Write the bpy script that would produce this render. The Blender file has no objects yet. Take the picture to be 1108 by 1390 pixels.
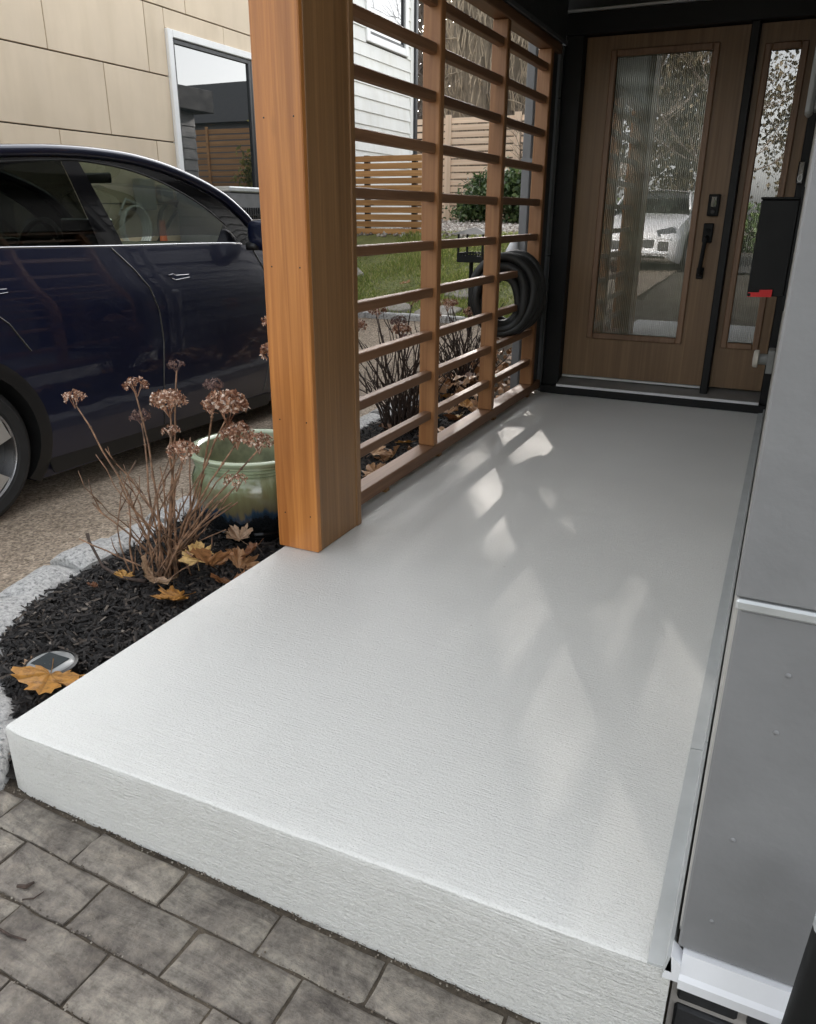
import bpy, bmesh, math, random
import numpy as np
from mathutils import Vector, Matrix, noise as mnoise
S = 1.16                      # metres per working unit
R = random.Random(7)
scene = bpy.context.scene
COL = scene.collection

# ------------------------------------------------------------------ camera
cd = bpy.data.cameras.new('camera'); cam = bpy.data.objects.new('camera', cd); COL.objects.link(cam)
yaw, pit, rol = math.radians(25.068), math.radians(21.064), math.radians(0.375)
fwd = Vector((-math.sin(yaw)*math.cos(pit), math.cos(yaw)*math.cos(pit), -math.sin(pit)))
rgt = Vector((math.cos(yaw), math.sin(yaw), 0)); upv = rgt.cross(fwd)
r2 = math.cos(rol)*rgt + math.sin(rol)*upv; u2 = -math.sin(rol)*rgt + math.cos(rol)*upv
cam.matrix_world = Matrix(((r2.x, u2.x, -fwd.x, 0), (r2.y, u2.y, -fwd.y, 0), (r2.z, u2.z, -fwd.z, 1.0*S), (0, 0, 0, 1)))
cd.sensor_fit = 'VERTICAL'; cd.sensor_height = 24.0; cd.lens = 24.0*1049.74/1390.0
cd.clip_start = 0.02; cd.clip_end = 400
scene.camera = cam

# ------------------------------------------------------------------ world and sun
SUN_D = Vector((1.0, -2.05, -0.80)).normalized()      # direction the light travels
world = bpy.data.worlds.new('World'); scene.world = world; world.use_nodes = True
wn = world.node_tree.nodes; wl = world.node_tree.links
sky = wn.new('ShaderNodeTexSky'); sky.sky_type = 'NISHITA'; sky.sun_disc = False
sky.sun_elevation = math.asin(-SUN_D.z)
sky.sun_rotation = math.atan2(-SUN_D.x, -SUN_D.y)
sky.air_density = 1.0; sky.dust_density = 3.0; sky.ozone_density = 1.0
bw = wn.new('ShaderNodeRGBToBW'); mx = wn.new('ShaderNodeMix'); mx.data_type = 'RGBA'
mx.inputs[0].default_value = 0.88                     # thin high cloud greys the sky
wl.new(sky.outputs[0], bw.inputs[0]); wl.new(sky.outputs[0], mx.inputs[6]); wl.new(bw.outputs[0], mx.inputs[7])
bg = wn['Background']; wl.new(mx.outputs[2], bg.inputs[0]); bg.inputs[1].default_value = 0.15
sd = bpy.data.lights.new('sun', 'SUN'); sd.energy = 2.0; sd.angle = math.radians(0.6); sd.color = (1.0, 0.93, 0.86)
sun = bpy.data.objects.new('sun', sd); COL.objects.link(sun)
sun.rotation_euler = SUN_D.to_track_quat('-Z', 'Y').to_euler(); sun.location = (-8, 16, 12)
scene.view_settings.view_transform = 'Standard'; scene.view_settings.look = 'None'
scene.view_settings.gamma = 1.0; scene.view_settings.use_curve_mapping = False
scene.view_settings.exposure = 2.72
scene.cycles.max_bounces = 10; scene.cycles.diffuse_bounces = 5; scene.cycles.transparent_max_bounces = 24
scene.cycles.caustics_reflective = False; scene.cycles.caustics_refractive = False

# ------------------------------------------------------------------ materials
def newmat(name):
    m = bpy.data.materials.new(name); m.use_nodes = True
    return m, m.node_tree.nodes, m.node_tree.links, m.node_tree.nodes['Principled BSDF']
def coords(N, L, scale=(1, 1, 1), rnd=True):
    tc = N.new('ShaderNodeTexCoord'); mp = N.new('ShaderNodeMapping'); mp.inputs['Scale'].default_value = scale
    L.new(tc.outputs['Object'], mp.inputs['Vector'])
    if rnd:
        oi = N.new('ShaderNodeObjectInfo'); mu = N.new('ShaderNodeMath'); mu.operation = 'MULTIPLY'; mu.inputs[1].default_value = 37.0
        cb = N.new('ShaderNodeCombineXYZ')
        L.new(oi.outputs['Random'], mu.inputs[0])
        for i in range(3): L.new(mu.outputs[0], cb.inputs[i])
        L.new(cb.outputs[0], mp.inputs['Location'])
    return mp.outputs['Vector']
def noise(N, L, v, scale, detail=4, rough=0.55, dist=0.0):
    n = N.new('ShaderNodeTexNoise'); n.inputs['Scale'].default_value = scale; n.inputs['Detail'].default_value = detail
    n.inputs['Roughness'].default_value = rough; n.inputs['Distortion'].default_value = dist
    L.new(v, n.inputs['Vector']); return n.outputs['Fac']
def ramp(N, L, f, stops):
    r = N.new('ShaderNodeValToRGB'); e = r.color_ramp.elements
    while len(e) < len(stops): e.new(0.5)
    for i, (p, c) in enumerate(stops):
        e[i].position = p; e[i].color = (*c, 1) if len(c) == 3 else c
    L.new(f, r.inputs[0]); return r.outputs[0]
def mixc(N, L, fac, a, b, mode='MIX'):
    m = N.new('ShaderNodeMix'); m.data_type = 'RGBA'; m.blend_type = mode
    for i, x in ((0, fac), (6, a), (7, b)):
        if isinstance(x, (int, float)): m.inputs[i].default_value = x
        elif isinstance(x, tuple): m.inputs[i].default_value = (*x, 1) if len(x) == 3 else x
        else: L.new(x, m.inputs[i])
    return m.outputs[2]
def bump(N, L, B, f, strength, dist=0.01, prev=None):
    b = N.new('ShaderNodeBump'); b.inputs['Strength'].default_value = strength; b.inputs['Distance'].default_value = dist
    L.new(f, b.inputs['Height'])
    if prev is not None: L.new(prev, b.inputs['Normal'])
    L.new(b.outputs[0], B.inputs['Normal']); return b.outputs[0]
def rnd_val(N, L, B_in, lo, hi):
    oi = N.new('ShaderNodeObjectInfo'); mr = N.new('ShaderNodeMapRange')
    mr.inputs[3].default_value = lo; mr.inputs[4].default_value = hi
    L.new(oi.outputs['Random'], mr.inputs[0]); return mr.outputs[0]
def simple(name, c, rough=0.5, metal=0.0, var=0.12, nscale=9, bscale=0, bstr=0.0, spec=0.5, vary=0.0, coat=0.0):
    m, N, L, B = newmat(name); v = coords(N, L)
    f = noise(N, L, v, nscale)
    d = tuple(max(0, x*(1-var)) for x in c); u = tuple(min(1, x*(1+var)) for x in c)
    col = ramp(N, L, f, [(0.3, d), (0.7, u)])
    if vary:
        h = N.new('ShaderNodeHueSaturation'); L.new(col, h.inputs['Color']); L.new(rnd_val(N, L, None, 1-vary, 1+vary), h.inputs['Value']); col = h.outputs[0]
    L.new(col, B.inputs['Base Color'])
    rr = N.new('ShaderNodeMapRange'); rr.inputs[3].default_value = max(0, rough-0.07); rr.inputs[4].default_value = min(1, rough+0.07)
    L.new(noise(N, L, v, nscale*2.3), rr.inputs[0]); L.new(rr.outputs[0], B.inputs['Roughness'])
    B.inputs['Metallic'].default_value = metal; B.inputs['Specular IOR Level'].default_value = spec
    B.inputs['Coat Weight'].default_value = coat
    if bscale: bump(N, L, B, noise(N, L, v, bscale, 5), bstr, 0.004)
    return m
def wood(name, dark, light, axis, rough=0.55, knots=0.0, vary=0.12, grain=1.0):
    m, N, L, B = newmat(name)
    sc = [34*grain]*3; sc['XYZ'.index(axis)] = 1.1
    v = coords(N, L, tuple(sc))
    g = noise(N, L, v, 1.0, 6, 0.62, 0.6)
    sc2 = [7.0]*3; sc2['XYZ'.index(axis)] = 0.35
    v2 = coords(N, L, tuple(sc2)); g2 = noise(N, L, v2, 1.0, 3, 0.5, 0.4)
    c = ramp(N, L, g, [(0.3, dark), (0.52, tuple((a+b)/2 for a, b in zip(dark, light))), (0.68, light)])
    c = mixc(N, L, 0.75, c, ramp(N, L, g2, [(0.3, (0.72, 0.68, 0.64)), (0.7, (1.12, 1.1, 1.08))]), 'MULTIPLY')
    if knots:
        sk = [6.0]*3; sk['XYZ'.index(axis)] = 2.2
        vk = coords(N, L, tuple(sk)); k = N.new('ShaderNodeTexVoronoi'); k.inputs['Scale'].default_value = 0.9; L.new(vk, k.inputs['Vector'])
        kc = ramp(N, L, k.outputs['Distance'], [(0.03, (1, 1, 1)), (0.10, (0, 0, 0))])
        mk = N.new('ShaderNodeMath'); mk.operation = 'MULTIPLY'; mk.inputs[1].default_value = knots; L.new(kc, mk.inputs[0])
        c = mixc(N, L, mk.outputs[0], c, tuple(x*0.25 for x in dark))
    h = N.new('ShaderNodeHueSaturation'); L.new(c, h.inputs['Color']); L.new(rnd_val(N, L, None, 1-vary, 1+vary), h.inputs['Value'])
    L.new(h.outputs[0], B.inputs['Base Color']); B.inputs['Roughness'].default_value = rough
    bump(N, L, B, g, 0.25, 0.003)
    return m

def mat_slab(name, stucco):
    m, N, L, B = newmat(name); v = coords(N, L, rnd=False)
    big = noise(N, L, v, 1.3, 3)
    c = ramp(N, L, big, [(0.3, (0.735, 0.733, 0.70)), (0.7, (0.79, 0.788, 0.755))])
    spk = noise(N, L, v, 260, 2); c = mixc(N, L, 1.0, c, ramp(N, L, spk, [(0.28, (0.86, 0.86, 0.85)), (0.5, (1, 1, 1))]), 'MULTIPLY')
    dirt = noise(N, L, coords(N, L, (1, 1, 1), False), 45, 2, 0.5); c = mixc(N, L, 1.0, c, ramp(N, L, dirt, [(0.17, (0.70, 0.67, 0.63)), (0.23, (1, 1, 1))]), 'MULTIPLY')
    L.new(c, B.inputs['Base Color']); B.inputs['Roughness'].default_value = 0.5
    vb = coords(N, L, (9, 240, 240), False); br = noise(N, L, vb, 1.0, 3, 0.7, 0.5)
    f1 = noise(N, L, v, 150, 4, 0.7)
    f2 = noise(N, L, v, 55, 3, 0.6)
    p = bump(N, L, B, br, 0.7 if not stucco else 0.9, 0.004 if not stucco else 0.006)
    p = bump(N, L, B, f1, 0.7 if not stucco else 0.85, 0.005 if not stucco else 0.006, p)
    if stucco: bump(N, L, B, f2, 0.25, 0.005, p)
    return m
def mat_paver():
    m, N, L, B = newmat('paver_stone'); v = coords(N, L)
    a = noise(N, L, v, 6, 5, 0.65, 0.6); b = noise(N, L, v, 38, 5, 0.7)
    c = ramp(N, L, a, [(0.28, (0.115, 0.098, 0.084)), (0.48, (0.21, 0.186, 0.16)), (0.62, (0.28, 0.253, 0.215)), (0.78, (0.37, 0.338, 0.285))])
    c = mixc(N, L, 0.9, c, ramp(N, L, b, [(0.28, (0.42, 0.40, 0.38)), (0.5, (0.95, 0.95, 0.95)), (0.75, (1.5, 1.47, 1.4))]), 'MULTIPLY')
    va = coords(N, L, (4, 22, 22)); st = noise(N, L, va, 1.0, 5, 0.7, 1.2); c = mixc(N, L, 0.75, c, ramp(N, L, st, [(0.32, (0.55, 0.53, 0.52)), (0.5, (1.05, 1.04, 1.02)), (0.7, (1.3, 1.27, 1.2))]), 'MULTIPLY')
    sp = N.new('ShaderNodeTexVoronoi'); sp.inputs['Scale'].default_value = 120; L.new(v, sp.inputs['Vector'])
    c = mixc(N, L, ramp(N, L, sp.outputs['Distance'], [(0.05, (0.35,)*3), (0.12, (0, 0, 0))]), c, (0.5, 0.48, 0.44))
    h = N.new('ShaderNodeHueSaturation'); L.new(c, h.inputs['Color']); L.new(rnd_val(N, L, None, 0.84, 1.16), h.inputs['Value'])
    L.new(h.outputs[0], B.inputs['Base Color']); B.inputs['Roughness'].default_value = 0.78
    p = bump(N, L, B, a, 0.7, 0.016); p = bump(N, L, B, st, 0.6, 0.008, p); bump(N, L, B, b, 0.9, 0.007, p)
    return m
def mat_aggregate():
    m, N, L, B = newmat('exposed_aggregate'); v = coords(N, L, rnd=False)
    vo = N.new('ShaderNodeTexVoronoi'); vo.inputs['Scale'].default_value = 110; L.new(v, vo.inputs['Vector'])
    bwv = N.new('ShaderNodeRGBToBW'); L.new(vo.outputs['Color'], bwv.inputs[0])
    c = mixc(N, L, 0.6, ramp(N, L, noise(N, L, v, 1.6, 5), [(0.3, (0.33, 0.25, 0.17)), (0.7, (0.47, 0.37, 0.265))]), bwv.outputs[0], 'OVERLAY')
    hs = N.new('ShaderNodeHueSaturation'); hs.inputs['Saturation'].default_value = 0.85; L.new(c, hs.inputs['Color'])
    c = mixc(N, L, 1.0, hs.outputs[0], ramp(N, L, noise(N, L, v, 60, 4), [(0.3, (0.5, 0.48, 0.45)), (0.6, (1, 1, 1))]), 'MULTIPLY')
    L.new(c, B.inputs['Base Color']); B.inputs['Roughness'].default_value = 0.85
    p = bump(N, L, B, vo.outputs['Distance'], 0.6, 0.004); bump(N, L, B, noise(N, L, v, 30, 5), 0.4, 0.006, p)
    return m
def mat_granite():
    m, N, L, B = newmat('granite'); v = coords(N, L)
    a = noise(N, L, v, 60, 4, 0.8)
    c = ramp(N, L, a, [(0.33, (0.12, 0.12, 0.12)), (0.45, (0.34, 0.34, 0.33)), (0.62, (0.54, 0.535, 0.52))])
    L.new(c, B.inputs['Base Color']); B.inputs['Roughness'].default_value = 0.7
    bump(N, L, B, noise(N, L, v, 25, 5), 0.6, 0.01); return m
def mat_ground(name, a, b, s=4, bs=40, bd=0.02, st=0.6):
    m, N, L, B = newmat(name); v = coords(N, L, rnd=False)
    c = ramp(N, L, noise(N, L, v, s, 6, 0.7), [(0.32, a), (0.68, b)])
    c = mixc(N, L, 0.8, c, ramp(N, L, noise(N, L, v, bs*1.3, 4, 0.7), [(0.3, (0.45,)*3), (0.6, (1.1,)*3)]), 'MULTIPLY')
    L.new(c, B.inputs['Base Color']); B.inputs['Roughness'].default_value = 0.9
    bump(N, L, B, noise(N, L, v, bs, 5, 0.7), st, bd); return m
def mat_leaf(name, stops, rough=0.55, trans=0.0):
    m, N, L, B = newmat(name)
    oi = N.new('ShaderNodeObjectInfo'); v = coords(N, L)
    gm = N.new('ShaderNodeNewGeometry')
    ad = N.new('ShaderNodeMath'); ad.operation = 'ADD'; L.new(oi.outputs['Random'], ad.inputs[0]); L.new(gm.outputs['Random Per Island'], ad.inputs[1])
    fr = N.new('ShaderNodeMath'); fr.operation = 'FRACT'; L.new(ad.outputs[0], fr.inputs[0])
    c = ramp(N, L, fr.outputs[0], stops)
    c = mixc(N, L, 0.6, c, ramp(N, L, noise(N, L, v, 40, 4), [(0.3, (0.6, 0.55, 0.5)), (0.6, (1.1, 1.1, 1.1))]), 'MULTIPLY')
    L.new(c, B.inputs['Base Color']); B.inputs['Roughness'].default_value = rough
    if trans:
        t = N.new('ShaderNodeBsdfTranslucent'); L.new(c, t.inputs['Color']); ms = N.new('ShaderNodeMixShader'); ms.inputs[0].default_value = trans
        o = N['Material Output']; L.new(B.outputs[0], ms.inputs[1]); L.new(t.outputs[0], ms.inputs[2]); L.new(ms.outputs[0], o.inputs['Surface'])
    return m
def mat_maple(name, stops):
    m, N, L, B = newmat(name)
    oi = N.new('ShaderNodeObjectInfo'); c = ramp(N, L, oi.outputs['Random'], stops)
    tc = N.new('ShaderNodeTexCoord'); sp = N.new('ShaderNodeSeparateXYZ'); L.new(tc.outputs['Object'], sp.inputs[0])
    def mth(op, a, b=None):
        q = N.new('ShaderNodeMath'); q.operation = op
        for i, x in ((0, a), (1, b)):
            if x is None: continue
            if isinstance(x, (int, float)): q.inputs[i].default_value = x
            else: L.new(x, q.inputs[i])
        return q.outputs[0]
    an = mth('ARCTAN2', sp.outputs['X'], mth('ADD', sp.outputs['Y'], 0.12)); vn = mth('ABSOLUTE', mth('SINE', mth('MULTIPLY', an, 4.1)))
    vein = ramp(N, L, vn, [(0.0, (1, 1, 1)), (0.16, (0, 0, 0))])
    v = coords(N, L); bl = noise(N, L, v, 5, 5, 0.7)
    c = mixc(N, L, 0.9, c, ramp(N, L, bl, [(0.3, (0.45, 0.36, 0.28)), (0.5, (1, 1, 1)), (0.7, (1.2, 1.15, 1.0))]), 'MULTIPLY')
    f = mth('MULTIPLY', vein, 0.45); c = mixc(N, L, f, c, (0.20, 0.10, 0.03))
    L.new(c, B.inputs['Base Color']); B.inputs['Roughness'].default_value = 0.5
    bump(N, L, B, vn, 0.5, 0.03)
    t = N.new('ShaderNodeBsdfTranslucent'); L.new(c, t.inputs['Color']); ms = N.new('ShaderNodeMixShader'); ms.inputs[0].default_value = 0.15
    L.new(B.outputs[0], ms.inputs[1]); L.new(t.outputs[0], ms.inputs[2]); L.new(ms.outputs[0], N['Material Output'].inputs['Surface'])
    return m
def mat_glass(name, tint, refl=1.0, ior=1.5, rough=0.0):
    m, N, L, B = newmat(name); N.remove(B)
    tr = N.new('ShaderNodeBsdfTransparent'); tr.inputs[0].default_value = (*tint, 1)
    gl = N.new('ShaderNodeBsdfGlossy'); gl.inputs['Roughness'].default_value = rough
    fr = N.new('ShaderNodeFresnel'); fr.inputs['IOR'].default_value = ior
    ms = N.new('ShaderNodeMixShader')
    mm = N.new('ShaderNodeMath'); mm.operation = 'MULTIPLY'; mm.inputs[1].default_value = refl; mm.use_clamp = True
    L.new(fr.outputs[0], mm.inputs[0]); L.new(mm.outputs[0], ms.inputs[0]); L.new(tr.outputs[0], ms.inputs[1]); L.new(gl.outputs[0], ms.inputs[2])
    # the slightest waviness of real panes
    v = coords(N, L, rnd=False); nz = noise(N, L, v, 1.7, 1); b = N.new('ShaderNodeBump'); b.inputs['Strength'].default_value = 0.03; b.inputs['Distance'].default_value = 0.02
    L.new(nz, b.inputs['Height']); L.new(b.outputs[0], gl.inputs['Normal'])
    L.new(ms.outputs[0], N['Material Output'].inputs['Surface']); return m
def mat_pot():
    m, N, L, B = newmat('pot_glaze'); tc = N.new('ShaderNodeTexCoord')
    sp = N.new('ShaderNodeSeparateXYZ'); L.new(tc.outputs['Object'], sp.inputs[0])
    v = coords(N, L, (16, 16, 2.2), False); dr = noise(N, L, v, 1.4, 4)
    a = N.new('ShaderNodeMath'); a.operation = 'MULTIPLY_ADD'; a.inputs[1].default_value = 0.16; L.new(dr, a.inputs[0]); L.new(sp.outputs['Z'], a.inputs[2])
    c = ramp(N, L, a.outputs[0], [(0.10, (0.006, 0.007, 0.008)), (0.205, (0.010, 0.012, 0.014)), (0.24, (0.024, 0.05, 0.085)), (0.262, (0.125, 0.11, 0.06)), (0.32, (0.16, 0.155, 0.08)), (0.365, (0.20, 0.235, 0.13)), (0.41, (0.36, 0.43, 0.29))])
    L.new(c, B.inputs['Base Color']); B.inputs['Roughness'].default_value = 0.16; B.inputs['Coat Weight'].default_value = 0.6
    return m
def mat_bark(name, a, b):
    m, N, L, B = newmat(name); v = coords(N, L, (9, 9, 1.2)); f = noise(N, L, v, 1.5, 7, 0.7, 1.0)
    L.new(ramp(N, L, f, [(0.3, a), (0.65, b)]), B.inputs['Base Color']); B.inputs['Roughness'].default_value = 0.9
    bump(N, L, B, f, 1.0, 0.04); return m
def mat_carpaint(name, c):
    m, N, L, B = newmat(name); v = coords(N, L, rnd=False)
    f = noise(N, L, v, 900, 1); L.new(ramp(N, L, f, [(0.3, tuple(x*0.8 for x in c)), (0.7, tuple(x*1.2 for x in c))]), B.inputs['Base Color'])
    B.inputs['Metallic'].default_value = 0.25; B.inputs['Roughness'].default_value = 0.35
    B.inputs['Coat Weight'].default_value = 1.0; B.inputs['Coat Roughness'].default_value = 0.02
    return m
def mat_siding(name, c):
    m, N, L, B = newmat(name); v = coords(N, L, rnd=True)
    f = noise(N, L, v, 2.0, 4); col = ramp(N, L, f, [(0.3, tuple(x*0.93 for x in c)), (0.7, tuple(x*1.04 for x in c))])
    vs = coords(N, L, (5, 5, 0.8)); st = noise(N, L, vs, 1.0, 4); col = mixc(N, L, 1.0, col, ramp(N, L, st, [(0.25, (0.9, 0.89, 0.86)), (0.55, (1, 1, 1))]), 'MULTIPLY')
    L.new(col, B.inputs['Base Color']); B.inputs['Roughness'].default_value = 0.62
    bump(N, L, B, noise(N, L, v, 80, 4), 0.12, 0.004); return m

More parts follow.
